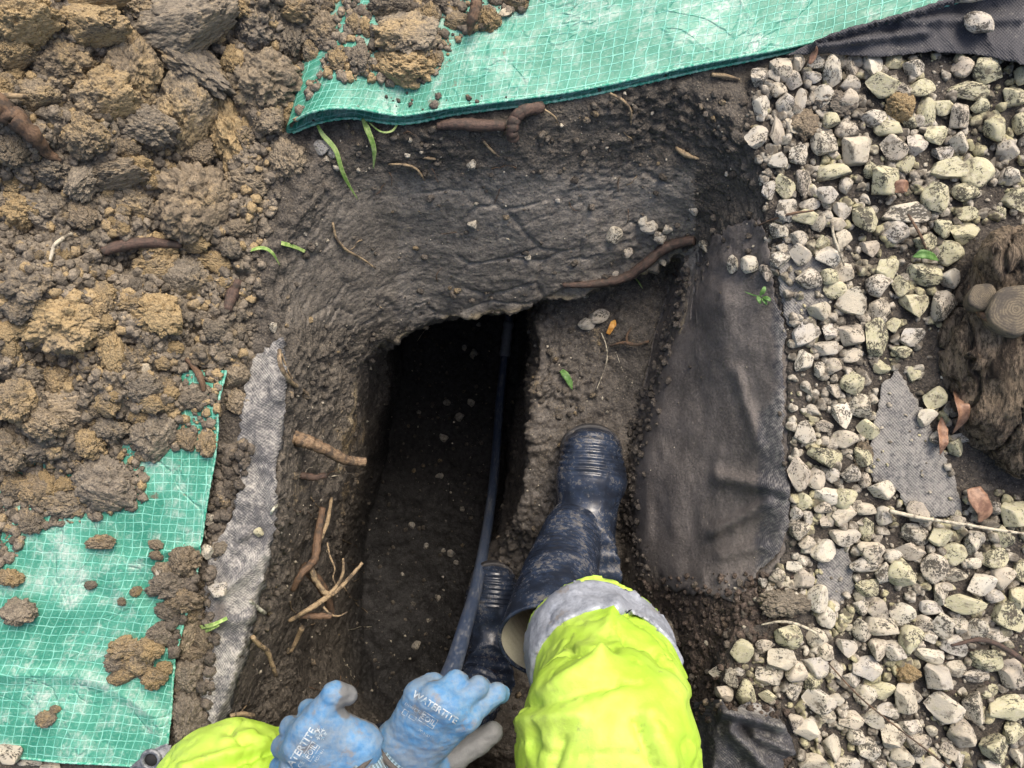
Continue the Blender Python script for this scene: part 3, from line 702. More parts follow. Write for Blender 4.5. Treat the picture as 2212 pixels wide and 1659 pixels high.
# ------------------------------------------------------------------ gravel
def mat_stone():
    m = NT('limestone'); oi = m.n.new('ShaderNodeObjectInfo'); c = m.co()
    c = m.vmath('ADD', c, m.vmath('SCALE', m.node('CombineXYZ', X=oi.outputs['Random'], Y=oi.outputs['Random'], Z=oi.outputs['Random']).outputs[0], 57.0))
    n1 = m.noise(c, .9, 4, .6); n2 = m.noise(c, 3.2, 5, .7); n3 = m.noise(c, 9.5, 4, .7); n4 = m.noise(c, 22, 3, .7)
    a = m.attr('ochre') if False else oi.outputs['Alpha']
    col = m.mix(m.ramp(n1, .35, .65), oi.outputs['Color'], m.mix(.55, oi.outputs['Color'], (.60, .52, .38)))
    col = m.mix(m.math('MULTIPLY', m.ramp(m.math('ADD', n2, m.math('MULTIPLY_ADD', a, .5, -.42)), .35, .62), .75), col, m.mix(n3, (.36, .34, .16), (.54, .51, .30)))
    col = m.mix(m.ramp(n4, .3, .75, 0., .35), col, (.70, .68, .62))
    dens = m.ramp(m.noise(c, 1.1, 3), .35, .65); nb = m.noise(c, 5.0, 5, .65)
    sp = m.ramp(m.math('ADD', m.math('ADD', m.math('MULTIPLY', n3, .45), m.math('MULTIPLY', nb, .55)), m.math('MULTIPLY', dens, .13)), m.math('MULTIPLY_ADD', oi.outputs['Random'], .11, .535), m.math('MULTIPLY_ADD', oi.outputs['Random'], .11, .60))
    sp2 = m.math('MULTIPLY', m.ramp(n4, .60, .68), m.ramp(m.noise(c, 1.6, 3), .44, .64))
    col = m.mix(m.math('MULTIPLY', m.math('MAXIMUM', sp, sp2), .88), col, (.032, .030, .027))
    col = m.mix(m.math('MULTIPLY', m.ramp(m.noise(c, 1.3, 4, .65), .53, .70), .85), col, (.10, .085, .066))
    h = m.math('ADD', m.math('MULTIPLY', n3, .6), m.math('MULTIPLY', n4, .35))
    return m.out(col, .88, m.bump(h, .7, .0035), .25)
STONE = mat_stone()
def stone_mesh(k, lv=4):
    rg = np.random.default_rng(500+k); V, F = ico(lv)
    V = V*(1+.16*fbm(V+k*3.1, .9, 2, 40+k))[:, None]
    for j in range(11):
        q = rg.normal(size=3); q /= np.linalg.norm(q); c = rg.uniform(.44, .82)
        V = V-q*(np.clip(V@q-c, 0, None)*.94)[:, None]
    V = V*(1+.045*fbm(V+k, 3.5, 4, 60+k, .6)+.03*(lump(V+k, 5, 70+k)-.5))[:, None]
    V = V/np.abs(V).max(0)
    return mesh('stone', V, F)
STONES = [stone_mesh(k) for k in range(18)]
for s_ in STONES: s_.materials.append(STONE)
WHITE = [(.36, .31, .25), (.50, .47, .43), (.44, .40, .31), (.54, .50, .41), (.47, .43, .36), (.60, .56, .47), (.48, .42, .33), (.42, .39, .34)]
YELL = [(.50, .47, .33), (.46, .44, .32), (.54, .51, .37), (.42, .39, .28)]
def stone(px, py, w_, h_, y=0, parent=None, name='stone', rot=None, z=None, sink=.30, **kw):
    p, n = hit(px, py); d = K*(H-p[2]-.012); a, b = w_*d/2, h_*d/2; c = min(a, b)*random.uniform(.75, 1.0)
    o = obj(name, random.choice(STONES), parent=parent, **kw)
    o.scale = (a*1.10, b*1.10, c); zz = p[2] if z is None else z
    o.location = (p[0], p[1], zz+c*(1-2*sink))
    o.rotation_euler = (random.uniform(-.25, .25), random.uniform(-.25, .25), random.uniform(-.15, .15) if rot is None else math.radians(rot))
    g = random.choice(YELL if y else WHITE); f = random.uniform(.74, 1.02)
    o.color = (g[0]*f, g[1]*f, g[2]*f, .95 if y else random.choice((.15, .25, .35, .55)))
    return o
def zc(L, ox, oy, s): return [((ox+a[0]/s)*.5486, (oy+a[1]/s)*.5486, a[2]/s*.5486, a[3]/s*.5486, a[4] if len(a) > 4 else 0) for a in L]
G3 = [(870,395,95,90),(975,357,110,125),(1070,330,80,90),(1150,325,80,70),(1055,410,95,95),(1135,390,90,75),(960,470,90,90),(1005,530,90,100),(880,540,95,120),(1085,515,60,120),(1195,495,105,110),(1245,370,110,160),(1330,335,80,110),(1430,340,110,140),(1320,440,100,90),(1480,440,180,120,1),(1305,520,110,110),(1590,460,110,70),(1680,455,130,90,1),(1640,350,120,90),(1890,350,110,100),(2015,370,180,130,1),(1925,465,200,90,1),(1970,545,90,90,1),(1800,545,130,85,1),(1710,570,90,150,1),(2140,500,130,100,1),(1225,620,90,100,1),(1300,670,120,100),(1450,605,150,90),(960,680,75,160),(1510,660,140,90,1),(1865,600,110,130),(1750,685,130,100,1),(2050,670,130,130,1),(1185,745,130,140),(1065,785,105,110),(1345,775,140,160),(1540,750,130,130),(1650,740,110,110),(1865,725,110,110),(960,815,90,80),(1785,780,110,90),(1600,830,90,90,1),(1235,880,170,90,1),(1100,920,90,150),(1000,940,95,130,1),(920,955,70,100),(1490,925,150,150,1),(1440,860,90,80,1),(1805,860,170,110,1),(1955,880,170,150,1),(2140,890,110,90),(1220,985,120,100),(1310,940,70,80),(1750,1000,140,150,1),(1895,985,130,110,1),(1000,1060,110,120),(1130,1030,100,60),(1100,1100,120,90,1),(1170,1115,80,100),(1280,1060,110,100),(1270,1130,105,75),(1410,1110,150,150,1),(1595,1080,230,110),(1965,1110,190,130),(2090,1120,120,110),(970,1165,100,80),(1065,1200,90,80),(1285,1215,95,110),(1555,1175,120,110),(1695,1220,120,100,1),(1800,1150,120,100,1),(1885,1180,150,110,1),(980,1250,75,55),(1075,1280,105,110),(1180,1230,90,80,1),(980,1310,100,80),(1215,1300,130,110),(1420,1250,110,90),(1510,1350,120,110,1),(1690,1380,170,120,1),(1815,1280,140,120,1),(1815,1400,110,110),(750,1330,70,90),(820,1340,90,100),(910,1370,90,90),(1110,1410,140,110),(1220,1400,90,90,1),(1470,1440,130,110),(1580,1440,80,110,1),(1255,1460,120,90,1),(1320,1520,140,150),(1640,1530,150,130,1),(1780,1550,140,160),(1165,1560,140,100),(2180,640,90,120,1),(2150,1010,110,120,1),(2120,760,120,110),(2190,400,90,110,1)]
G8 = [(690,120,200,110,1),(560,200,110,170),(880,125,85,110,1),(650,230,95,105),(735,215,70,80),(815,210,100,100),(965,280,140,100),(885,245,60,90),(795,330,115,110,1),(700,310,140,90),(590,345,80,90,1),(555,405,60,70),(680,375,90,70),(780,420,130,90),(890,385,110,70),(980,420,80,110),(620,420,60,80),(700,445,80,60),(575,485,100,90),(900,480,75,120,1),(780,515,160,90),(600,550,90,80),(685,580,125,110),(930,580,145,110),(1135,495,140,110),(1255,510,125,95,1),(1415,545,130,120),(1110,580,150,95),(880,655,150,95),(1030,610,90,70),(1330,600,130,110,1),(1075,690,160,140,1),(975,700,80,120),(1230,670,130,150),(1345,700,140,70),(1420,645,90,60),(1525,615,130,100,1),(1460,745,150,110),(1565,715,120,110),(1660,690,90,120,1),(900,770,110,80,1),(660,815,105,130),(540,665,80,60),(470,705,70,70),(400,740,60,50),(865,855,85,85),(700,905,95,110),(945,870,100,100),(1075,895,130,110),(1210,870,110,80),(1265,800,90,110),(1370,840,190,100,1),(1520,810,90,80),(1640,820,130,110,1),(1580,900,130,150,1),(795,915,70,60,1),(870,970,80,110),(965,960,160,110),(1115,1020,115,140,1),(1265,940,130,140),(1180,940,90,80),(1350,950,90,90),(1440,965,110,110),(1530,1000,130,80),(1210,1010,70,70),(1315,1045,120,100),(1030,1075,110,100),(510,1000,135,130,1),(290,1070,115,120,1),(400,1050,90,60),(470,1115,140,110),(545,1180,110,120),(655,1015,100,100),(690,1085,90,100),(795,1055,115,90),(640,1145,130,110),(950,1065,100,110),(895,1165,140,120),(1200,1095,140,80),(1330,1160,110,90),(1475,1115,150,110,1),(1235,1200,140,130),(750,1175,60,100),(820,1210,100,80),(165,1175,90,70),(230,1210,70,90),(275,1180,60,40),(195,1280,90,90),(315,1280,110,130,1),(405,1200,120,90),(410,1290,90,70,1),(540,1270,80,90),(630,1230,90,100,1),(660,1310,150,130),(750,1320,80,60),(890,1290,110,100),(980,1270,130,80,1),(1080,1310,120,150),(1440,1200,140,60),(1600,1190,120,140),(1270,1340,170,150),(1410,1340,120,170),(1590,1360,200,130,1),(1000,1370,100,70),(560,1420,90,80),(600,1460,120,100),(700,1400,90,70),(820,1420,120,90),(930,1410,100,90),(1110,1450,120,100),(720,1540,90,140),(840,1500,90,90),(1010,1490,130,120),(900,1560,110,110),(1080,1590,130,100),(1160,1520,140,120),(1370,1470,150,140),(1290,1560,80,90),(1510,1540,160,150,1),(1610,1480,110,110,1),(1640,1590,90,100),(640,1630,150,90),(800,1630,140,90),(960,1640,90,70),(1210,1640,100,80),(1350,1600,90,110),(1500,1640,110,80)]
GB = [(300,690,110,210,1),(75,650,95,80),(180,670,130,110),(60,735,120,75),(185,765,110,70),(485,670,140,100),(450,745,110,70,1),(190,905,120,110,1),(100,940,80,80),(130,1060,110,140),(265,1130,105,110,1),(150,1185,130,90),(700,1220,90,100,1),(745,1180,120,50),(560,1080,110,90),(30,840,80,80),(95,825,80,90),(845,1370,150,170,1),(990,1565,150,130,1)]
placed = []; hand = zc(G3, 2300, 0, 1.276)+zc(G8, 2688, 1700, 1.253)+zc(GB, 3200, 800, 1.276)
random.seed(21)
for x, y, a, b, yl in hand:
    if 2040 < x and 470 < y < 1040 and x > 2105-abs(y-770)*.12: continue
    stone(x, y, a, b, yl, bed, sink=.22); placed.append((x, y, (a+b)/4))
tries = 0; fill = []
while len(placed) < 300 and tries < 60000:
    tries += 1; x, y = random.uniform(1600, 2300), random.uniform(110, 1740); r = random.uniform(15, 29)*(1-.0*tries)
    X, Y = np.array([x]), np.array([y])
    if sdp(X, Y, GRAVPX)[0] < 4 or any(inpoly(X, Y, b_)[0] for b_ in BARE): continue
    if x > 2060 and 480 < y < 1060: continue
    if any((x-a)**2+(y-b)**2 < (.86*(r+q))**2 for a, b, q in placed): continue
    stone(x, y, 2*r*random.uniform(.9, 1.2), 2*r*random.uniform(.8, 1.05), (x > 1850 and random.random() < .4), bed, rot=random.uniform(0, 180), sink=.3); placed.append((x, y, r))
print('stones', len(placed), tries)
# small stones filling the gaps: too many to pick apart
def grit():
    rg = np.random.default_rng(5); random.seed(5); VV, FF, off = [], [], 0; base = []
    for k in range(8):
        V, F = ico(3 if k < 4 else 2); V = V*(1+.2*fbm(V+k*5, .9, 2, 90+k))[:, None]
        for j in range(9):
            q = rg.normal(size=3); q /= np.linalg.norm(q); V = V-q*(np.clip(V@q-rg.uniform(.5, .8), 0, None)*.95)[:, None]
        base.append((V/np.abs(V).max(), F))
    n = 0
    for _ in range(16000):
        x, y = rg.uniform(1600, 2300), rg.uniform(110, 1740); X, Y = np.array([x]), np.array([y])
        inb = any(inpoly(X, Y, b_)[0] for b_ in BARE)
        if sdp(X, Y, GRAVPX)[0] < 3 or (x > 2060 and 480 < y < 1060): continue
        dn = min((math.hypot(x-a, y-b)-q for a, b, q in placed))
        if inb and (rg.random() > .12): continue
        r = 2.5+14*rg.random()**1.6
        if dn < -r*.45: continue
        if n > 1900: break
        if r > 6 and inb: r = 4
        p, nn = hit(x, y); s_ = r*K*H; V, F = base[rg.integers(4)+(0 if r > 10 else 4)]
        Rm = np.array(Matrix.Rotation(rg.random()*6.28, 3, 'Z') @ Matrix.Rotation(rg.random()*3, 3, 'X'))
        VV.append((V*np.array((1.15, .95, .85)))@Rm.T*s_+p+np.array((0, 0, s_*.25))); FF.append(F+off); off += len(V); n += 1
        if r > 9: placed.append((x, y, r*.8))
    me = mesh('gravel_fill', np.vstack(VV), np.vstack(FF))
    o = obj('gravel_fill', me, STONE2, bed, kind='stuff')
def mat_stone2():
    m = NT('limestone_small'); c = m.co(); r = m.voro(c, 42, 'Color'); n3 = m.noise(c, 420, 4, .7)
    v = m.node('SeparateColor', Color=r)
    col = m.mix(v.outputs[0], (.24, .215, .175), (.50, .46, .38)); col = m.mix(m.ramp(v.outputs[1], .6, .85), col, (.40, .37, .23))
    col = m.mix(m.math('MULTIPLY', m.ramp(n3, .56, .64), .85), col, (.035, .032, .028))
    col = m.mix(m.math('MULTIPLY', m.ramp(m.noise(c, 60, 4, .65), .44, .60), .85), col, (.09, .077, .06))
    return m.out(col, .9, m.bump(n3, .6, .002), .25)
STONE2 = mat_stone2(); grit()
# ------------------------------------------------------------------ loose mud on the near sheet
RIDGE = empty('soil_ridge', W(400, 1330, .01), label='ridge of dark mud clods between the near green sheet and grey strip', cat='soil heap')
def keep(o, par):
    o.parent = par; o.matrix_parent_inverse = Matrix.Translation(-par.location); return o
random.seed(31)
for a in Z([(1190,310,220,180,.1),(1070,390,130,130,.2),(1120,470,250,160,.15),(1180,560,230,150,.35),(1240,650,160,130,.3),(1100,640,160,120,.1),(1200,770,240,260,.1),(1040,790,150,160,.15),(1230,910,180,100,.15),(1480,-1480,10,10,.1),(1220,1060,200,200,.08),(1240,1300,210,330,.08),(1420,240,110,80,.1),(1330,820,110,200,.1),(1290,440,120,110,.1),(1010,280,90,60,.15)], 0, 1106):
    if a[1] > 900: keep(clod(a[0], a[1], a[2], a[3], a[4], sink=.42), RIDGE)
CL = empty('clod_cluster', W(295, 1425, .012), label='cluster of wet brown clods at the right edge of near green sheet', cat='soil clods')
for a in Z([(820,870,200,140,.55),(980,880,160,140,.6),(780,960,160,130,.4),(910,990,140,150,.45),(790,1060,170,100,.5),(1010,1060,150,130,.5),(1070,1000,110,80,.6),(730,870,60,60,.6)], 0, 1106):
    keep(clod(a[0], a[1], a[2], a[3], a[4], sink=.28), CL)
for (a, b, w_, h_, oc), lb in zip(Z([(80,420,140,110,.6),(135,640,190,170,.1),(590,470,75,50,.35),(885,515,70,60,.5),(790,580,50,50,.1),(660,195,190,90,.3),(1010,210,110,60,.15),(300,1335,110,90,.35),(360,1275,60,45,.3)], 0, 1106),
        ('ochre clod at the frame edge on the near green sheet', 'large dark oblong clod at the left on the near green sheet', 'small flat brown clod in the middle of the near green sheet', 'small orange brown clod touching the mud ridge on green sheet',
         'tiny dark pointed clod left of the mud ridge', 'long brown clod lying high on the near green sheet', 'flat dark clod just above the mud ridge on green sheet', 'brown lump low on the near green sheet, above its hem', 'tiny crumb just above the low brown lump on green sheet')):
    clod(a, b, w_, h_, oc, sink=.25, label=lb, cat='clod', group='clods on the near green sheet')
clod(1942, 238, 62, 56, .95, sink=.2, label='rusty orange clod lying on the upper gravel', cat='clod')
clod(1955, 1448, 46, 40, .9, sink=.2, label='rusty orange clod lying on the near right gravel', cat='clod')
for a, b, w_, h_, lb in ((1735, 270, 60, 60, 'dark mud lump wedged in the upper gravel beside the pit'), (1862, 985, 32, 70, 'dark mud sausage between stones and the bare membrane patch'), (1800, 225, 80, 50, 'dark mud lump behind the rusty clod, on gravel'), (1690, 1300, 100, 60, 'dark loam lump at the near right edge of gravel'), (1460, 1380, 90, 70, 'dark loam lump beside the yellow trouser leg')):
    clod(a, b, w_, h_, .05, sink=.42, label=lb, cat='clod')
# crumbs and grit on the dug faces
def pit_s():
    while True:
        a, b = random.uniform(480, 1700), random.uniform(200, 1560)
        p, n = hit(a, b)
        if inpoly(np.array([a]), np.array([b]), [(510,720),(625,720),(625,960),(600,1180),(560,1320),(500,1560),(430,1600),(420,1480),(440,1190)])[0]: continue
        if p[2] < .03 and not (1360 < a and 560 < b < 1260 and random.random() < .96) and not (600 < a < 1480 and 380 < b < 690 and random.random() < .55): return a, b
random.seed(9)
scatter('soil_crumbs', 2200, pit_s, .0012, .0065, lambda q, rg: (np.array((.10, .087, .073))*rg.uniform(.5, 1.3), rg.choice([0, 0, 0, .2, .5])), GROUND, pw=3, seed=14, sink=.22)
scatter('pale_grit', 420, pit_s, .0010, .0042, lambda q, rg: (np.array((.46, .42, .34))*rg.uniform(.6, 1.2), 0), GROUND, pw=3, seed=15, sink=.2)
def mud_s():
    while True:
        a, b = random.uniform(370, 560), random.uniform(960, 1600)
        if inpoly(np.array([a]), np.array([b]), [(480,960),(560,960),(520,1040),(470,1180),(450,1300),(470,1400),(440,1600),(370,1600),(380,1430),(330,1330),(330,1200),(440,1180)])[0]: return a, b
scatter('mud_crumbs', 650, mud_s, .002, .010, lambda q, rg: (np.array((.105, .09, .074))*rg.uniform(.6, 1.3), rg.choice([0, 0, .1, .4])), RIDGE, pw=2, seed=16)
for o in RIDGE.children:
    if o.name.startswith('mud_crumbs'): o.matrix_parent_inverse = Matrix.Translation(-RIDGE.location)
def loam_s():
    while True:
        a, b = random.uniform(1370, 1720), random.uniform(1240, 1560)
        p, n = hit(a, b)
        if p[2] < .05: return a, b
scatter('loam_crumbs', 900, loam_s, .0010, .0060, lambda q, rg: (np.array((.06, .045, .037))*rg.uniform(.5, 1.4), rg.choice([0, 0, .1, .3])), GROUND, pw=2.4, seed=17)

def foot_s():
    t = random.random(); y = 560+t*690
    return np.interp(y, [540, 690, 900, 1030, 1140, 1250], [1510, 1452, 1396, 1366, 1362, 1400])+random.gauss(-4, 12), y
scatter('foot_crumbs', 420, foot_s, .0012, .0075, lambda q, rg: (np.array((.095, .083, .073))*rg.uniform(.5, 1.25), rg.choice([0, 0, .2])), GROUND, pw=2.2, seed=18)
# stones in the pit and on the dug faces
random.seed(41)
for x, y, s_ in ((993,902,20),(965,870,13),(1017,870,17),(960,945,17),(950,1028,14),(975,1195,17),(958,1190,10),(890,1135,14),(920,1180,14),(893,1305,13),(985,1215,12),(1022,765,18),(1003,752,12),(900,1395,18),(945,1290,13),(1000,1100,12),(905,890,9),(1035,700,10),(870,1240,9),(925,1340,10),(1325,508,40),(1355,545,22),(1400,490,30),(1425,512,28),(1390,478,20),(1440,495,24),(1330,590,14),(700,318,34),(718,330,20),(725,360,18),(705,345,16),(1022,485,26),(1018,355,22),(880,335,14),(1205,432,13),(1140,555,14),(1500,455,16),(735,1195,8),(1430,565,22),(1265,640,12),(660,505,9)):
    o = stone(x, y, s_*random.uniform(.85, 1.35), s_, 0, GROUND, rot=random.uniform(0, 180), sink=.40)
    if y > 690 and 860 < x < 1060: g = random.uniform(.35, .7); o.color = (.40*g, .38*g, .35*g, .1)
stone(1292, 684, 46, 30, 0, sink=.25, label='speckled stone on the step beside the orange leaf', cat='stone')
stone(1268, 700, 38, 26, 0, sink=.25, label='smaller speckled stone on the step, left of its neighbour', cat='stone')
stone(1522, 532, 32, 34, 0, sink=.25, label='speckled stone at the upper end of the long dark root', cat='stone')
stone(2100, 62, 66, 50, 0, sink=.12, label='single pale stone resting on the black membrane flap', cat='stone')
stone(2090, -4, 60, 30, 0, sink=.15, label='pale stone cut by the frame at the top of the flap', cat='stone')
stone(1090, 30, 30, 18, 0, sink=.1, label='smooth tan pebble on the far green sheet beside the heap', cat='pebble').color = (.50, .42, .29, .1)
stone(593, 708, 18, 22, 0, sink=.2, label='small pale pebble above the torn end of the grey strip', cat='pebble')
stone(563, 1149, 24, 20, 1, sink=.1, label='yellowish stone chip lying on the grey membrane strip', cat='stone')
stone(320, 797, 24, 34, 0, sink=.2, label='upright tan pebble in the soil below the ochre clod', cat='pebble').color = (.34, .27, .17, .0)
for x, y, a, b, lb in ((455,1120,28,28,'pale stone at top of the row left of grey strip'),(446,1153,18,22,'narrow pale stone, second of the row left of grey strip'),(452,1190,30,34,'rounded pale stone above the mud on the grey strip'),(472,1276,42,32,'white stone half buried in mud on the grey strip'),(350,1237,22,24,'grey stone in the mud ridge beside green sheet')):
    stone(x, y, a, b, 0, sink=.25, label=lb, cat='stone')
for x, y, a, b, lb in ((20, 1628, 60, 40, 'grey stone under the lower hem of near green sheet, leftmost'), (70, 1640, 50, 34, 'grey stone under the lower hem of near green sheet, next one right'), (115, 1655, 46, 30, 'grey stone under the lower hem, nearest to the metal bracket')):
    stone(x, y, a, b, 0, sink=.3, label=lb, cat='stone')

# ------------------------------------------------------------------ roots, twigs, shoots, leaves
def mat_wood(name, c1, c2, rough=.7, sc=1.0):
    m = NT(name); uv = m.co('UV'); c = m.co()
    st = m.noise(m.vmath('MULTIPLY', uv, (60*sc, 14, 1)), 1.0, 5, .65); n = m.noise(c, 300*sc, 4, .7)
    col = m.mix(m.ramp(m.math('ADD', m.math('MULTIPLY', st, .6), m.math('MULTIPLY', n, .4)), .36, .64), c1, c2)
    col = m.mix(m.math('MULTIPLY', m.ramp(m.noise(c, 90, 4), .46, .62), .8), col, (.055, .045, .037))
    return m.out(col, rough, m.bump(m.math('ADD', st, n), .6, .002), .3)
REDP = mat_wood('split_root', (.11, .068, .042), (.31, .22, .135)); PALE = mat_wood('pale_root', (.22, .155, .09), (.44, .34, .21)); BROWN = mat_wood('brown_root', (.085, .052, .034), (.20, .128, .08))
DARKR = mat_wood('dark_root', (.055, .038, .032), (.13, .085, .065)); STRAW = mat_wood('straw', (.42, .37, .27), (.62, .57, .45)); WHITER = mat_wood('white_shoot', (.50, .50, .38), (.66, .66, .54))
def root(name, label, pts, r, mat, cat='root', parent=None, seg=7, kn=.08, group=None, absz=False):
    """pts: guide px, py, height above whatever lies there; r in metres, start to end"""
    P = []
    for q in pts:
        if absz: P.append(W(*q)); continue
        p, n = hit(q[0], q[1]); P.append(p+np.array((0, 0, (q[2] if len(q) > 2 else .002)+r[0]*.4)))
    k = max(8, 6*len(P)); rr = np.interp(np.linspace(0, 1, k), np.linspace(0, 1, len(r)), r)
    C = crspline(P, k); C[1:-1] += RNG.normal(size=(k-2, 3))*rr[1:-1, None]*.05
    rr = rr*(1+kn*fbm(C, 160, 2, 7)+.05*RNG.normal(size=k)).clip(.6, 1.5)
    V, F, uv = tube(C, rr, seg)
    o = obj(name, mesh(name, V, F, uv=uv), mat, parent)
    if parent is None: tag(o, label, cat, group); center(o)
    return o
root('root', 'pale forked root hanging down from the grey strip top', [(609,757,.012),(619,790,.03),(639,823,.03),(660,842,.022),(673,851,.02)], (.0032, .0034, .0028), PALE)
root('root', 'thin pale root running beside the forked root', [(612,765,.01),(628,800,.016),(640,818,.02)], (.0018, .0012), PALE)
root('root', 'thick snapped root jutting from the left wall over the pit', [(612,940,-.07),(640,947,-.07),(664,954,-.07),(694,967,-.08),(738,990,-.11),(764,997,-.13),(787,998,-.14)], (.0125, .0125, .0105, .0085, .0080), REDP, absz=True)
root('root', 'stubby dark root sticking out just below the thick snapped root', [(650,1027,-.12),(680,1031,-.12),(704,1026,-.13)], (.0065, .006, .005), DARKR, absz=True)
root('root', 'dark branching root running down the left wall', [(697,1096,-.20),(690,1135,-.19),(685,1168,-.17),(679,1208,-.15),(652,1238,-.12),(632,1275,-.13)], (.0055, .0072, .0078, .0065, .005), BROWN, absz=True)
root('root', 'wavy pale brown root beside the dark branching root', [(716,1076,-.25),(706,1130,-.21),(682,1188,-.17),(674,1232,-.15),(690,1266,-.16),(711,1284,-.17),(742,1262,-.19),(783,1216,-.20)], (.003, .0046, .0052, .0046, .003), PALE, absz=True)
root('root', 'root arm reaching right over the pit below its neighbours', [(711,1284,-.17),(730,1262,-.18),(741,1236,-.18),(741,1206,-.18)], (.0036, .003, .002), PALE, absz=True)
root('root', 'knobbly root crossing down to the left from the root tangle', [(711,1286,-.17),(690,1302,-.15),(668,1316,-.13),(624,1342,-.14)], (.0046, .005, .0036), PALE, absz=True)
root('root', 'thin wriggling rootlet hanging at the right of root tangle', [(706,1172,-.19),(712,1200,-.18),(723,1228,-.18),(719,1246,-.18),(725,1264,-.18)], (.0020, .0016, .0011), PALE, absz=True)
root('root', 'straight brown stick across the root tangle', [(642,1330,-.14),(680,1331,-.15),(716,1331,-.16)], (.005, .0055, .0055), BROWN, absz=True)
root('root', 'fine curled rootlet at the lower right of root tangle', [(698,1311,-.16),(714,1327,-.16),(732,1331,-.17),(750,1322,-.18)], (.0019, .0017, .0011), PALE, absz=True)
root('root', 'short root below the straight stick', [(652,1356,-.17),(642,1380,-.19),(628,1408,-.20)], (.005, .0044, .003), PALE, absz=True)
root('root', 'reddish root fibres behind the root tangle', [(656,1224,-.17),(690,1262,-.20),(708,1296,-.22),(716,1330,-.24)], (.010, .009, .006), BROWN, absz=True)
root('root', 'pale bent twig below the grey strip in the near left', [(545,1376,-.02),(562,1395,-.04),(577,1407,-.06),(587,1434,-.08),(596,1460,-.10)], (.0036, .0040, .0034), PALE, absz=True)
root('shoot', 'thick white shoot poking out under the grey strip', [(546,1294,.008),(566,1301,.025),(586,1312,.03)], (.0032, .0033, .0030), WHITER, 'shoot')
root('shoot', 'thin white shoot poking out of the slit in grey strip', [(588,1108,.004),(596,1098,.014),(604,1088,.014)], (.0022, .0022), WHITER, 'shoot')
root('root', 'short pale twig at the lower end of grey strip', [(498,1546,-.01),(524,1542,-.03),(550,1546,-.05)], (.003, .0034, .003), PALE, absz=True)
root('root', 'fine rootlet arching at the foot of grey strip', [(500,1560,.01),(512,1545,.02),(535,1520,.03),(552,1500,.03)], (.0018, .0016, .001), PALE)
root('root', 'thick dark root lying under the far green sheet', [(945,276,.006),(990,274,.010),(1040,277,.010),(1092,276,.008)], (.006, .0085, .0095, .008), DARKR)
root('root', 'broken root stub splintered at its end, under the far sheet', [(1168,236,.006),(1135,248,.016),(1112,268,.020),(1107,292,.022),(1107,310,.018)], (.009, .0095, .0095, .009, .010), DARKR)
root('root', 'fine pale rootlet right of the broken root stub', [(1153,229,.004),(1180,244,.008),(1198,258,.010),(1206,273,.006)], (.0018, .0016, .001), PALE)
root('root', 'small pale root left of the broken root stub', [(1044,306,.004),(1056,322,.008),(1078,342,.006)], (.0022, .002, .0014), PALE)
root('root', 'curved pale root between grass shoots and the lip', [(840,356,.002),(872,358,.006),(900,368,.008),(918,391,.005)], (.0014, .0020, .0018), PALE)
root('root', 'short pale twig above the curved pale root', [(914,341,.003),(930,344,.004),(942,345,.003)], (.0022, .0026, .002), PALE)
root('root', 'thin twig on the slope above the torn grey strip', [(720,482,.003),(728,515,.006),(748,540,.006),(780,558,.006),(812,580,.004)], (.0018, .0022, .0018, .0014), PALE)
root('root', 'reddish pale root curling below the middle of far sheet', [(1316,204,.004),(1342,222,.010),(1360,244,.010),(1361,272,.006)], (.0022, .0022, .0016), PALE)
root('wood_chip', 'orange split wood chip on the upper right slope', [(1458,321,.003),(1480,336,.005),(1508,346,.004)], (.003, .0045, .002), PALE, 'wood chip')
root('root', 'pale orange root under the far sheet near the gravel', [(1535,164,.004),(1562,167,.006),(1596,174,.004)], (.0028, .003, .0018), PALE)
root('root', 'long dark curving root along the lip at the right', [(1215,617,.004),(1262,616,.008),(1310,611,.010),(1352,600,.012),(1392,572,.012),(1428,542,.010),(1460,528,.010),(1498,521,.008)], (.004, .0065, .0085, .0092, .0095, .010, .0085), DARKR)
root('root', 'forked dark twig on the step above the boot', [(1318,747,.006),(1345,741,.012),(1372,745,.012),(1400,738,.008)], (.0022, .0034, .0028), BROWN)
root('root', 'short side shoot of the forked dark twig', [(1352,742,.012),(1352,726,.012),(1362,708,.010)], (.0024, .0018), BROWN)
root('straw', 'pale curved straw on the step above the boot', [(1298,720,.01),(1308,750,.014),(1308,785,.014),(1288,842,.006)], (.0010, .0012, .0009), STRAW, 'straw')
root('straw', 'fine hair root hanging from the lip over the pit', [(930,706,.0),(926,722,.12),(912,742,.12)], (.0007, .0006), STRAW, 'rootlet')
root('root', 'thick reddish root lying on the heap at the left frame edge', [(-30,228,.02),(20,240,.03),(62,268,.03),(98,306,.02),(118,338,.01),(140,352,.004)], (.014, .016, .013, .008, .004), BROWN)
root('root', 'thin orange root above the thick root on the heap', [(-10,224,.02),(30,226,.03),(80,221,.02)], (.004, .004, .003), PALE)
root('wood_chunk', 'rotten brown wood chunk buried among the top clods', [(300,86,.004),(340,104,.008),(390,128,.008),(436,150,.004)], (.004, .012, .013, .004), REDP, 'wood')
root('wood_chip', 'curved bark chip standing at the heap edge over green sheet', [(1030,8,.02),(1031,34,.03),(1022,62,.025),(1014,86,.012)], (.007, .009, .008, .002), BROWN, 'wood chip')
root('root', 'dark red root lying across the heap middle', [(232,548,.012),(275,538,.02),(330,530,.02),(400,532,.01)], (.006, .009, .008, .005), DARKR)
root('root', 'pale forked rootlet on the heap at the left', [(118,566,.01),(135,540,.02),(148,525,.02),(166,508,.012)], (.0020, .0030, .0020), STRAW)
root('root', 'small red brown root in the crumbs above the grey strip', [(405,775,.006),(425,792,.012),(440,815,.012),(444,845,.006)], (.0022, .0050, .0055, .003), BROWN)
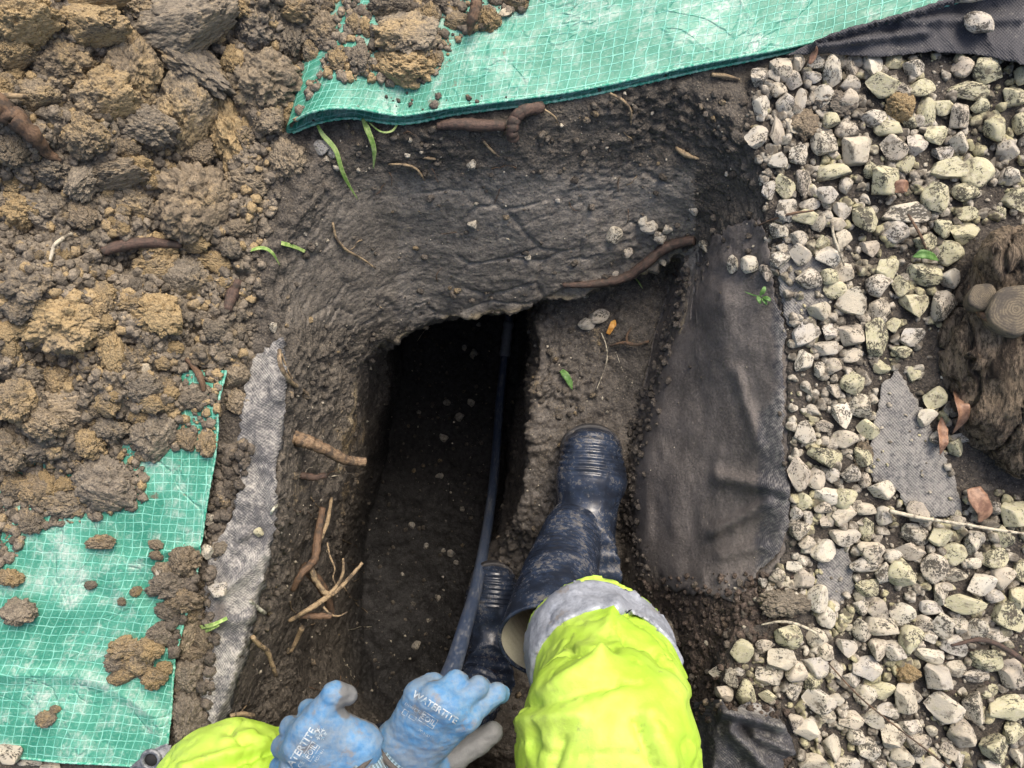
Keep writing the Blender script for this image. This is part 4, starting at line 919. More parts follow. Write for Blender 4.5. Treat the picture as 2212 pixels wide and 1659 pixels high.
root('wood_chip', 'upright flat bark piece in the soil right of heap', [(520,605,.008),(508,640,.012),(496,672,.006)], (.007, .010, .006), DARKR, 'wood chip')
root('straw', 'long pale dry stalk crossing the stones to the right edge', [(1905,1098,.022),(1960,1110,.028),(2050,1124,.028),(2140,1138,.03),(2240,1152,.03)], (.0032, .0026, .0022, .0018), STRAW, 'stalk')
root('straw', 'grey curved blade over stones below the upper gravel', [(1784,486,.02),(1786,520,.026),(1796,548,.026),(1812,578,.018)], (.0018, .0020, .0012), STRAW, 'straw')
root('straw', 'thin dry twig pointing at the pit from the gravel', [(1636,488,.004),(1690,470,.018),(1745,462,.022)], (.0012, .0022, .0016), BROWN, 'twig')
root('straw', 'dark twig slanting past the green leaf on the gravel', [(1945,470,.022),(1965,510,.026),(1982,545,.024)], (.0018, .0022, .0016), BROWN, 'twig')
root('straw', 'bent dry stalk beside the loam at near right', [(1640,1345,.01),(1672,1334,.02),(1706,1336,.026),(1742,1352,.028),(1768,1376,.018)], (.0012, .0020, .0020, .0014), STRAW, 'stalk')
root('straw', 'long thin twig across the near right stones', [(1775,1420,.025),(1840,1490,.028),(1920,1555,.028),(2030,1640,.03),(2060,1680,.03)], (.0012, .0014, .0014), BROWN, 'twig')
root('straw', 'dark curved stalk at the lower right frame edge', [(2030,1380,.03),(2090,1365,.035),(2150,1390,.035),(2230,1450,.035)], (.002, .004, .0045), DARKR, 'stalk')
root('straw', 'thin pale rootlet in the scraped membrane near the knee', [(1330,760,.0),(1345,800,.0)], (.0008, .0006), STRAW, 'rootlet')
random.seed(77)
for k in range(26):
    x, y = random.uniform(625, 760), random.uniform(1000, 1500); a = random.uniform(-.6, 1.2); q = [(x, y, .004)]
    for _ in range(4): a += random.uniform(-.8, .8); x += 13*math.cos(a); y += 13*math.sin(a); q.append((x, y, random.uniform(.004, .02)))
    root('rootlet', '', q, (random.uniform(.0008, .0016), .0006), random.choice((PALE, BROWN, STRAW)), parent=GROUND, seg=5)
for k in range(18):
    x, y = random.uniform(760, 1500), random.uniform(280, 620); a = random.uniform(0, 6.3); q = [(x, y, .003)]
    for _ in range(3): a += random.uniform(-.7, .7); x += 11*math.cos(a); y += 11*math.sin(a); q.append((x, y, random.uniform(.002, .008)))
    root('rootlet', '', q, (random.uniform(.0006, .0014), .0005), random.choice((PALE, BROWN, BROWN)), parent=GROUND, seg=5)
def mat_leaf(name, c1, c2):
    m = NT(name); c = m.co(); n = m.noise(c, 120, 4, .6)
    return m.out(m.mix(m.ramp(n, .35, .65), c1, c2), .5, m.bump(m.noise(c, 420, 3), .3, .001), .4)
GRASS = mat_leaf('grass', (.17, .30, .06), (.38, .48, .17)); GREENL = mat_leaf('green_leaf', (.05, .13, .025), (.13, .25, .07)); DRY = mat_leaf('dry_leaf', (.16, .085, .055), (.32, .19, .12)); ORL = mat_leaf('orange_leaf', (.42, .18, .03), (.60, .33, .08))
def blade(name, label, pts, wpx, mat, cat='grass', curl=.25, parent=None, ends=(.5, .15)):
    P = crspline([hit(q[0], q[1])[0]+np.array((0, 0, q[2] if len(q) > 2 else .005)) for q in pts], 24)
    T = np.gradient(P, axis=0); S = np.cross(T, (0, 0, 1.0)); S /= np.linalg.norm(S, axis=1, keepdims=True)+1e-9
    t = np.linspace(0, 1, 24); w_ = wpx*K*1.15/2*np.interp(t, [0, .25, .7, 1], [ends[0], 1, .8, ends[1]]); c = np.linspace(-1, 1, 5)
    G = P[:, None]+S[:, None]*(c[None, :, None]*w_[:, None, None]); G[..., 2] += curl*w_[:, None]*(c[None]**2)
    o = obj(name, mesh(name, G.reshape(-1, 3), gridF(24, 5)), mat, parent)
    md = o.modifiers.new('thickness', 'SOLIDIFY'); md.thickness = .0006
    if parent is None: tag(o, label, cat); center(o)
    return o
blade('grass_shoot', 'long twisted green shoot hanging from the left end of far sheet', [(690,276,.012),(704,300,.016),(728,328,.012),(742,372,.010),(756,402,.010),(774,432,.004)], 11, GRASS, 'shoot')
blade('grass_shoot', 'shorter pale green shoot right of the long twisted one', [(786,262,.012),(800,292,.016),(811,328,.012),(808,366,.005)], 13, GRASS, 'shoot')
blade('grass_shoot', 'thin hooked green blade under the far sheet hem', [(862,268,.008),(850,288,.012),(826,290,.012),(800,270,.010)], 5, GRASS, 'shoot', ends=(.8, .5))
blade('grass_shoot', 'curved green blade on the bare soil left of slope', [(536,544,.004),(570,538,.010),(592,548,.010),(606,574,.004)], 8, GRASS, 'shoot')
blade('grass_shoot', 'short green blade right of the curved green blade', [(609,526,.004),(636,534,.006),(660,544,.004)], 9, GRASS, 'shoot', ends=(1, .8))
blade('grass_shoot', 'pale green stem piece lying on the grey strip', [(440,1350,.012),(468,1343,.014),(496,1331,.010)], 10, GRASS, 'shoot', ends=(.9, .8))
blade('grass_shoot', 'second stem piece under the pale green one on grey strip', [(443,1362,.008),(462,1354,.010),(478,1346,.009)], 7, GRASS, 'shoot', ends=(.9, .8))
blade('grass_shoot', 'tiny pale green blade below the long dark root', [(1370,600,.004),(1378,610,.006),(1388,624,.003)], 5, GRASS, 'shoot')
blade('leaf', 'glossy green leaf lying on the upper right stones', [(1955,560,.022),(1972,556,.028),(1992,560,.026),(2012,568,.020)], 20, GREENL, 'leaf', ends=(.1, .05))
blade('leaf', 'small green leaf on the step above the boot', [(1212,800,.006),(1222,812,.012),(1230,826,.010),(1236,842,.004)], 20, GREENL, 'leaf', ends=(.6, .05))
blade('leaf', 'orange leaf scrap beside the speckled stones on the step', [(1328,692,.006),(1320,706,.012),(1312,722,.008)], 18, ORL, 'leaf', ends=(.2, .6))
blade('leaf', 'curled brown dead leaf standing beside the tree stump', [(2050,845,.012),(2046,872,.034),(2052,900,.030),(2048,936,.012)], 30, DRY, 'leaf', ends=(.1, .05), curl=.6)
blade('leaf', 'grey brown dead leaf left of the curled one', [(2024,900,.012),(2016,930,.022),(2020,955,.020),(2024,982,.008)], 24, DRY, 'leaf', ends=(.1, .05), curl=.5)
blade('leaf', 'red brown leaf lying below the stump on stones', [(2086,1050,.018),(2094,1075,.022),(2108,1100,.020),(2104,1126,.012)], 42, DRY, 'leaf', ends=(.7, .1), curl=.2)
blade('leaf', 'dark dry leaf scrap among the upper stones', [(1915,420,.02),(1930,412,.028),(1945,418,.02)], 30, DRY, 'leaf', ends=(.3, .3))
blade('leaf', 'narrow dry leaf among the far stones under the flap', [(1738,150,.02),(1745,130,.026),(1752,112,.02)], 14, DRY, 'leaf', ends=(.5, .1))
sd = empty('seedling', hit(1632, 642)[0], label='tiny green seedling growing on the membrane edge', cat='seedling')
for pts, wd in (([(1605,632,.01),(1622,640,.014),(1640,642,.014)], 3), ([(1636,640,.014),(1641,630,.018),(1645,622,.016)], 11), ([(1630,642,.014),(1632,652,.018),(1636,658,.016)], 10), ([(1642,644,.014),(1650,648,.018),(1658,652,.014)], 10), ([(1640,646,.014),(1644,654,.018),(1650,660,.014)], 9)):
    keep(blade('leaflet' if wd > 4 else 'stem', '', pts, wd, GREENL, parent=sd, ends=(.3, .4)), sd)

# ------------------------------------------------------------------ tree stump
def build_stump():
    def mat_bark():
        m = NT('stump_bark'); c = m.co()
        s = m.vmath('MULTIPLY', c, (1, .28, .5)); n1 = m.noise(s, 75, 6, .72, .9); n2 = m.noise(m.vmath('MULTIPLY', c, (1, .22, .4)), 330, 5, .75); n3 = m.noise(c, 9, 3)
        col = m.mix(m.ramp(n1, .40, .60), (.060, .046, .036), (.34, .265, .19))
        col = m.mix(m.math('MULTIPLY', m.ramp(n3, .48, .64), .6), col, (.33, .26, .18))
        col = m.mix(m.math('MULTIPLY', m.ramp(n2, .46, .62), .8), col, (.030, .025, .021))
        return m.out(col, .9, m.bump(m.math('ADD', n1, m.math('MULTIPLY', n2, .8)), 1.0, .012), .2)
    B = mat_bark(); h = .0036
    c0 = W(2240, 770, .0)
    lo, hi = (.615, -.17, -.06), (.93, .27, .20); P = gridpts(lo, hi, h)
    q = P.copy(); q[..., 0] = (P[..., 0]-.79)/.155; q[..., 1] = (P[..., 1]-.035)/.185; q[..., 2] = (P[..., 2]-.02)/.12
    f = (np.linalg.norm(q, axis=-1)-1)*.12
    f = smin(f, cone(P, W(2110, 690, -.01), W(2200, 650, .06), .028, .04), .02)
    f = smin(f, cone(P, W(2090, 770, -.01), W(2180, 780, .05), .014, .045), .02)
    f = smin(f, cone(P, W(2140, 610, .0), W(2200, 560, .07), .03, .05), .02)
    f = smin(f, cone(P, W(2130, 930, .0), W(2200, 860, .05), .03, .05), .02)
    V, F = surface_nets(f, np.array(lo), h)
    N = vnormals(V, F); N *= np.sign((N*(V-np.array((.79, .035, 0)))).sum(1).mean())
    U_ = V*np.array((1, .3, .5)); D = .012*fbm(V, 14, 3, 401)+.010*fbm(U_, 60, 4, 402, .65)-.012*np.clip(1-np.abs(fbm(U_, 30, 3, 403))/.07, 0, 1)
    V = V+N*D[:, None]
    root_ = obj('tree_stump', mesh('tree_stump', V, F), B, label='weathered brown tree stump with sawn branch stubs at the right edge', cat='tree stump')
    add_bvh(V, F)
    m = NT('sawn_end'); c = m.co('UV'); s = m.node('SeparateXYZ', Vector=c); n = m.noise(m.co(), 200, 5, .7)
    rg_ = m.math('MULTIPLY_ADD', m.math('SINE', m.math('MULTIPLY', m.math('ADD', s.outputs[0], m.math('MULTIPLY', n, .22)), 58.0)), .5, .5)
    col = m.mix(rg_, (.11, .092, .068), (.19, .158, .112)); col = m.mix(m.math('MULTIPLY', m.ramp(m.noise(m.co(), 45, 5, .7), .42, .62), .85), col, (.07, .062, .054))
    SAW = m.out(col, .85, m.bump(n, .5, .002), .25)
    for x, y, r, z, lb in ((2124, 640, 27, .085, 'small oval sawn branch end'), (2196, 668, 50, .115, 'large sawn branch end with grey growth rings')):
        C = W(x, y, z); ax = np.array((-.35, .12, .93)); ax /= np.linalg.norm(ax); u = np.cross(ax, (0, 1, 0)); u /= np.linalg.norm(u); v = np.cross(ax, u)
        R = r*K*(H-z); a = np.linspace(0, 2*np.pi, 40, endpoint=False); wob = 1+.06*np.sin(2*a+1)+.04*np.sin(5*a)
        rings = []; uvs = []
        for rad, dz in ((.02, 0), (.25, .0005), (.5, 0), (.75, .0005), (.94, 0), (1.0, -.002), (1.03, -.03)):
            rings.append(C+ax*dz+R*rad*wob[:, None]*(np.cos(a)[:, None]*u*1.0+np.sin(a)[:, None]*v*1.15)); uvs.append(np.stack([np.full(40, rad), a/6.28], -1))
        V = np.vstack(rings); idx = np.arange(280).reshape(7, 40); j = np.roll(idx, -1, 1)
        F = np.stack([idx[:-1], idx[1:], j[1:], j[:-1]], -1).reshape(-1, 4)
        o = obj('sawn_branch', mesh('sawn_branch', V, F, uv=np.vstack(uvs)), SAW, root_, label=lb)
    root('twig', '', [(2086,590,.02),(2068,640,.03),(2080,668,.03),(2110,690,.02),(2140,700,.012)], (.003, .0042, .0045, .0035), BROWN, parent=root_)
    for a, b in (((2066, 775), (2100, 760)), ((2080, 800), (2110, 775)), ((2100, 560), (2150, 530))):
        blade('bark_flake', '', [(a[0], a[1], .02), ((a[0]+b[0])/2, (a[1]+b[1])/2, .022), (b[0], b[1], .012)], 24, B, parent=root_, ends=(.1, 1))
build_stump()

# ------------------------------------------------------------------ grey metal bracket with an eyelet
def bracket():
    m = NT('grey_metal'); c = m.co(); n = m.noise(c, 130, 5, .7)
    MT = m.out(m.mix(m.ramp(n, .35, .65), (.10, .105, .12), (.26, .27, .29)), m.ramp(n, .3, .7, .4, .65), m.bump(n, .4, .0015), .5, Metallic=.5)
    pl = [(252, 1690), (290, 1648), (324, 1624), (352, 1608), (366, 1606), (372, 1616), (374, 1650), (376, 1700), (330, 1720)]
    zt = [.030, .034, .038, .040, .040, .040, .036, .034, .03]
    bm = bmesh.new(); top = [bm.verts.new(W(x, y, z+.006)) for (x, y), z in zip(pl, zt)]; bot = [bm.verts.new(W(x, y, .016)) for x, y in pl]
    bm.faces.new(top[::-1]); n_ = len(pl); bm.faces.new(bot)
    for i in range(n_): bm.faces.new((top[i], top[(i+1) % n_], bot[(i+1) % n_], bot[i]))
    bmesh.ops.recalc_face_normals(bm, faces=bm.faces)
    bmesh.ops.bevel(bm, geom=[e for e in bm.edges], offset=.003, segments=3, affect='EDGES')
    me = bpy.data.meshes.new('metal_bracket'); bm.to_mesh(me); bm.free(); me.polygons.foreach_set('use_smooth', np.ones(len(me.polygons), bool))
    o = obj('metal_bracket', me, MT, label='grey metal bracket with a round eyelet at the sheet corner', cat='bracket')
    C = W(326, 1642, .045); a = np.linspace(0, 2*np.pi, 33)
    V, F, uv = tube(C+np.stack([.0125*np.cos(a), .0125*np.sin(a), 0*a], -1), .0036, 10, caps=False); obj('eyelet', mesh('eyelet', V, F), MT, o)
    m2 = NT('eyelet_hole_shade'); V, F, uv = tube([C+np.array((0, 0, -.004)), C+np.array((0, 0, -.0005))], [.011, .011], 20)
    obj('bore_shade', mesh('bore_shade', V, F), m2.out((.02, .02, .022), .8), o)  # solid dark disc painted in place of the shaded hole
bracket()
# ------------------------------------------------------------------ water pipe
def mat_rubber(name, base, mud=.5, blue=(.02, .03, .05), rough=.38, stretch=(1, 1, 1)):
    m = NT(name); c = m.vmath('MULTIPLY', m.co(), stretch); n1 = m.noise(c, 22, 5, .65); n2 = m.noise(c, 150, 5, .75); n3 = m.noise(c, 520, 3, .7)
    col = m.mix(m.ramp(n1, .35, .65), base, blue)
    f = m.ramp(m.math('ADD', m.math('MULTIPLY', n1, .5), m.math('MULTIPLY', n2, .55)), .60-.10*mud, .74-.10*mud)
    f = m.math('MULTIPLY', f, m.ramp(n3, .3, .6, .35, 1.))
    col = m.mix(m.math('MULTIPLY', f, .85*min(1, mud+.35)), col, m.mix(n2, (.10, .092, .076), (.23, .21, .175)))
    return m.out(col, m.math('ADD', m.math('MULTIPLY', f, .4), rough), m.bump(m.math('ADD', n2, m.math('MULTIPLY', f, .5)), .25, .0012), .5)
def mat_pipe():
    m = NT('black_pipe'); uv = m.vmath('MULTIPLY', m.co('UV'), (9, 3.2, 1)); n1 = m.noise(uv, 1.3, 6, .7); n2 = m.noise(m.vmath('MULTIPLY', m.co('UV'), (60, 16, 1)), 1.0, 5, .75)
    col = m.mix(n2, (.026, .037, .062), (.07, .10, .17))
    f = m.ramp(m.math('ADD', m.math('MULTIPLY', n1, .45), m.math('MULTIPLY', n2, .6)), .50, .68)
    col = m.mix(m.math('MULTIPLY', f, .72), col, m.mix(n2, (.15, .155, .165), (.30, .30, .29)))
    return m.out(col, m.ramp(f, 0, 1, .34, .7), m.bump(n2, .25, .001), .5)
PIPE = mat_pipe()
def pipe():
    P = [W(1112,600,-1.075),W(1104,660,-1.075),W(1096,720,-1.07),W(1088,790,-1.06),W(1079,880,-1.03),W(1070,1000,-.95),W(1060,1090,-.83),W(1046,1180,-.62),W(1026,1280,-.33),W(1003,1360,-.10),W(984,1425,.06),W(966,1472,.165),W(944,1520,.236),W(915,1575,.250),W(880,1650,.20),W(860,1760,.02),W(850,1800,-.25)]
    V, F, uv = tube(P, .0125, 18, 170)
    o = obj('water_pipe', mesh('water_pipe', V, F, uv=uv), PIPE, label='black plastic water pipe curving up from the pit floor to the glove', cat='pipe')
    m = NT('coupling'); c = m.co(); n = m.noise(c, 120, 4)
    CM = m.out(m.mix(n, (.12, .13, .15), (.34, .36, .40)), .28, None, .6)
    C = crspline(P, 170); s = slice(17, 30)
    rr = np.full(13, .0145); rr[[0, 1, 5, 6, 11, 12]] = (.0135, .0162, .0158, .0158, .0162, .0135)
    V, F, uv = tube(C[s], rr, 18); obj('coupling', mesh('coupling', V, F), CM, o)
pipe()

# ------------------------------------------------------------------ the worker
WK = empty('person', W(1190, 1700, -.3), label='worker in yellow trousers, black boots and blue gloves crouching in the pit', cat='person')
def wpart(name, V, F, mat, par=None, **kw):
    at = kw.pop('attrs', None); uv = kw.pop('uv', None); sm = kw.pop('smooth', True)
    o = obj(name, mesh(name, V, F, sm, uv=uv, attrs=at), mat, **kw)
    o.parent = par or WK
    if par is None: o.matrix_parent_inverse = Matrix.Translation(-WK.location)
    return o
def fixn(V, F): return F
KR, HR = W(1312, 1604, .255), np.array((.13, -.88, .22)); CUFR = W(1284, 1390, .03); ANR = W(1225, 1215, -.24)
KL, HL = np.array((-.385, -.575, .095)), np.array((-.12, -.92, .20)); CUFL = W(735, 1685, -.03); ANL = W(1048, 1480, -.40)
# trousers
def mat_hivis():
    m = NT('hi_vis_yellow'); c = m.co(); n1 = m.noise(c, 9, 5, .6); n2 = m.noise(c, 60, 5, .7); n3 = m.noise(c, 700, 2)
    col = m.mix(m.ramp(n1, .35, .7), (.35, .55, .045), (.45, .62, .10))
    g = m.ramp(m.math('ADD', m.math('MULTIPLY', n1, .5), m.math('MULTIPLY', n2, .5)), .54, .74)
    col = m.mix(m.math('MULTIPLY', g, .6), col, (.20, .25, .08))
    col = m.mix(m.math('MULTIPLY', m.ramp(m.noise(c, 34, 5, .7), .60, .74), .55), col, (.15, .13, .085))
    return m.out(col, .55, m.bump(m.math('ADD', m.math('MULTIPLY', n2, 1.0), m.math('MULTIPLY', n3, .15)), .35, .003), .35)
def mat_reflect():
    m = NT('reflective_tape'); c = m.co(); n1 = m.noise(c, 30, 5, .7); n2 = m.noise(c, 160, 4, .7)
    col = m.mix(m.ramp(n2, .3, .7), (.23, .25, .29), (.36, .385, .44)); col = m.mix(m.math('MULTIPLY', m.ramp(n1, .55, .70), .6), col, (.26, .20, .13))
    return m.out(col, .42, m.bump(n1, .5, .004), .5, Metallic=.15)
def trousers():
    h = .0047; lo, hi = np.array((-.55, -1.00, -.12)), np.array((.30, -.22, .42)); P = gridpts(lo, hi, h).astype(np.float32)
    def leg(C, Kn, Hp, r0, r1, r2, r3, off=(0, 0, 0)):
        d = (Kn-C)/np.linalg.norm(Kn-C)
        M = C+d*.095+np.array(off); f = cone(P, C-d*.02, M, r0*1.04, r0*.93); f = smin(f, cone(P, M, Kn, r0*.93, r1), .02); f = smin(f, cone(P, Kn, Hp, r2, r3), .03)
        return np.maximum(f, -((P-C)@d))
    fr = leg(CUFR, KR, HR, .100, .099, .101, .13, (.014, -.010, 0)); fl = leg(CUFL, KL, HL, .080, .10, .105, .13)
    f = smin(np.minimum(fr, fl), cone(P, HL+(.02, -.02, 0), HR+(-.02, -.02, 0), .15, .15), .04)
    def wrinkled(f, org=lo):
        V, F = surface_nets(f, org, h); F = fixn(V, F); N = vnormals(V, F); px, py = pxof(V)
        D = .008*fbm(V, 11, 4, 501, .55)+.005*fbm(V*np.array((1, .5, 1)), 26, 3, 502)-.008*np.clip(1-np.abs(fbm(V*np.array((1, .6, 1)), 9, 3, 505))/.05, 0, 1)-.004*np.clip(1-np.abs(fbm(V*np.array((.7, 1, 1)), 17, 2, 506))/.06, 0, 1)
        rd = lambda a, b, w_: ridge(px, py, a, b, w_)
        top = sst(0, .1, N[:, 2])
        D += top*(.010*rd((1335, 1300), (1300, 1420), 18)+.009*rd((1300, 1420), (1170, 1500), 16)-.009*rd((1330, 1470), (1140, 1520), 14)+.008*rd((1130, 1560), (1250, 1545), 16)-.012*rd((1375, 1560), (1410, 1660), 9)+.008*rd((1400, 1540), (1440, 1650), 18)-.008*rd((1210, 1600), (1195, 1660), 12)+.007*rd((1420, 1400), (1480, 1500), 18)
            +.011*rd((400, 1665), (600, 1600), 14)-.011*rd((430, 1670), (590, 1620), 9)+.008*rd((480, 1610), (620, 1560), 12))
        return V+N*D[:, None], F
    V, F = wrinkled(f)
    HV = mat_hivis(); RF = mat_reflect()
    o = wpart('trousers', V, F, HV, label='hi-vis yellow trousers, grimy, with grey reflective cuffs')
    for C, Kn, fl_, a, b in ((CUFR, KR, fr, .012, .080), (CUFL, KL, fl, .012, .060)):
        d = (Kn-C)/np.linalg.norm(Kn-C); i0 = np.maximum(((C-.17-lo)/h).astype(int), 0); i1 = ((C+.17-lo)/h).astype(int); sl3 = tuple(slice(p_, q_) for p_, q_ in zip(i0, i1)); Pb = P[sl3]; fl_ = fl_[sl3]; s_ = (Pb-C)@d
        g = np.maximum(np.maximum(fl_-.0042, -fl_-.004), np.maximum(np.abs(s_-(a+b)/2)-(b-a)/2, np.linalg.norm(Pb-C, axis=-1)-.155))
        Vb, Fb = wrinkled(g, lo+h*i0); wpart('reflective_band', Vb, Fb, RF, o).matrix_parent_inverse = Matrix()
    return o
trousers()
# wellington boots
RUB = mat_rubber('boot_rubber', (.014, .018, .028), .70, (.026, .040, .072), .20); SOLE = mat_rubber('boot_sole', (.02, .02, .022), .8, (.03, .03, .035), .6)
m_ = NT('boot_lining'); n_ = m_.noise(m_.co(), 400, 3); LIN = m_.out(m_.mix(n_, (.34, .33, .25), (.50, .49, .38)), .9)
def boot(toe, heel, path, radii, zs, rside=1, wrinkle=1.0, label=None):
    toe, heel = np.array(toe, float), np.array(heel, float); fy = toe-heel; L = np.linalg.norm(fy); fy /= L; up = np.array((0, 0, 1.)); up = up-fy*(up@fy); up /= np.linalg.norm(up); fx = np.cross(fy, up); k = L/.285
    loc = lambda p: heel+(p[0]*1.2*fx+p[1]*fy+p[2]*up)*k
    wl = lambda V: np.stack([(V-heel)@fx, (V-heel)@fy, (V-heel)@up], -1)/k
    h = .0026; lo, hi = np.array((-.075, -.02, -.015)), np.array((.075, .305, .165)); P = gridpts(lo, hi, h)
    R = .005*rside
    f = cone(P, (0, .038, .040), (0, .11, .040), .038, .036)
    f = smin(f, cone(P, (0, .11, .040), (R, .195, .036), .036, .046), .02)
    f = smin(f, cone(P, (R, .195, .034), (R*.6, .242, .028), .046, .041), .02)
    f = smin(f, cone(P, (0, .055, .12), (0, .135, .062), .045, .034), .03)
    f = smin(f, cone(P, (0, .050, .14), (0, .042, .05), .046, .040), .03)
    f = smin(f, cone(P, (-.006*rside, .19, .050), (-.004*rside, .235, .040), .030, .030), .02)
    f = np.maximum(f, -P[..., 2])
    f = np.maximum(f, P[..., 2]-.108)
    V, F = surface_nets(f, lo, h); F = fixn(V, F); N = vnormals(V, F)
    rib = sst(.205, .215, V[:, 1])*sst(.012, .03, V[:, 2])
    yy = V[:, 1]+.9*V[:, 0]**2/.05*.25
    D = rib*.0012*np.sign(np.sin(yy*2*np.pi/.0095))*np.abs(np.sin(yy*2*np.pi/.0095))**.5
    D += .0012*fbm(V, 30, 3, 601)
    tb = np.exp(-((V[:, 2]-.024)/.004)**2)                         # foxing band round the welt
    D += .0018*tb
    ank = sst(.060, .085, V[:, 2])*(1-sst(.10, .135, V[:, 1])); D += ank*wrinkle*.0015*np.sin((V[:, 2]*.9-V[:, 1]*.55+.004*fbm(V, 18, 2, 603))*2*np.pi/.016)
    V = V+N*D[:, None]
    b = wpart('boot', np.array([loc(v) for v in V]), F, RUB, label=label)
    # sole
    P2 = gridpts((-.075, -.02, -.016), (.075, .31, .024), .0034); Q = P2.copy(); Q[..., 2] = 0
    g = np.minimum(cone(Q, (0, .038, 0), (0, .11, 0), .042, .038), np.minimum(cone(Q, (0, .11, 0), (R, .195, 0), .038, .050), cone(Q, (R, .195, 0), (R*.6, .243, 0), .050, .045)))
    g = np.maximum(g, np.abs(P2[..., 2]-.004)-.012)
    V2, F2 = surface_nets(g, np.array((-.075, -.02, -.016)), .0034); F2 = fixn(V2, F2)
    wpart('sole', np.array([loc(v) for v in V2]), F2, SOLE, b).matrix_parent_inverse = Matrix()
    # shaft
    nP = 150; C = crspline(path, nP); r = np.interp(np.linspace(0, 1, nP), np.linspace(0, 1, len(radii)), radii); seg = 72
    V3, F3, uv = tube(C, r, seg, caps=False); G = V3.reshape(nP, seg, 3); Nn = G-C[:, None]; Nn /= np.linalg.norm(Nn, axis=-1, keepdims=True)
    s = np.concatenate([[0], np.cumsum(np.linalg.norm(np.diff(C, axis=0), axis=1))]); S = np.tile(s[:, None], (1, seg)); nz = fbm(V3, 16, 3, 610).reshape(nP, seg)
    wr = np.sin((S+.012*nz)*2*np.pi/.0125); amp = wrinkle*.0019*np.interp(s/s[-1], [0, .15, .55, .8, 1], [.9, 1, .75, .25, .1])[:, None]*(.55+.6*nz)
    big = .0035*fbm(V3, 9, 3, 611).reshape(nP, seg)
    G = G+Nn*((amp*np.sign(wr)*np.abs(wr)**.6+big*np.interp(s/s[-1], [0, .3, 1], [.2, .8, .6])[:, None])[..., None])
    sh = wpart('shaft', G.reshape(-1, 3), F3, RUB, b); sh.matrix_parent_inverse = Matrix()
    md = sh.modifiers.new('thickness', 'SOLIDIFY'); md.thickness = .0032; md.offset = -1
    Gl = (G-Nn*.0042)[60:]; li = wpart('lining', Gl.reshape(-1, 3), gridF(len(Gl), seg), LIN, b); li.matrix_parent_inverse = Matrix()
    idx = np.arange(len(Gl)*seg).reshape(len(Gl), seg); j = np.roll(idx, -1, 1)
    li.data = mesh('lining', Gl.reshape(-1, 3), np.stack([idx[:-1], j[:-1], j[1:], idx[1:]], -1).reshape(-1, 4)); li.data.materials.append(LIN)
    a = np.append(np.arange(seg), 0); V4, F4, _ = tube(G[-1][a]-Nn[-1][a]*.002, .0032, 8, caps=False); wpart('rim', V4, F4, RUB, b).matrix_parent_inverse = Matrix()
    # the children share the boot's space (boot vertices are in world space already)
    return b
boot(W(1276, 918, -.315), W(1246, 1262, -.335), [W(1252, 1118, -.292), W(1238, 1152, -.240), W(1223, 1203, -.185), W(1205, 1262, -.115), W(1194, 1330, -.045), W(1190, 1388, 0)], (.046, .054, .058, .063, .070, .079), 0, 1, label='muddy black boot standing on the step')
boot(W(1074, 1214, -.475), W(1052, 1470, -.50), [W(1046, 1470, -.38), W(1010, 1535, -.33), W(940, 1590, -.25), W(850, 1640, -.15), W(770, 1675, -.07)], (.050, .052, .055, .060, .068), 0, -1, label='second black boot deeper in the pit behind the pipe')
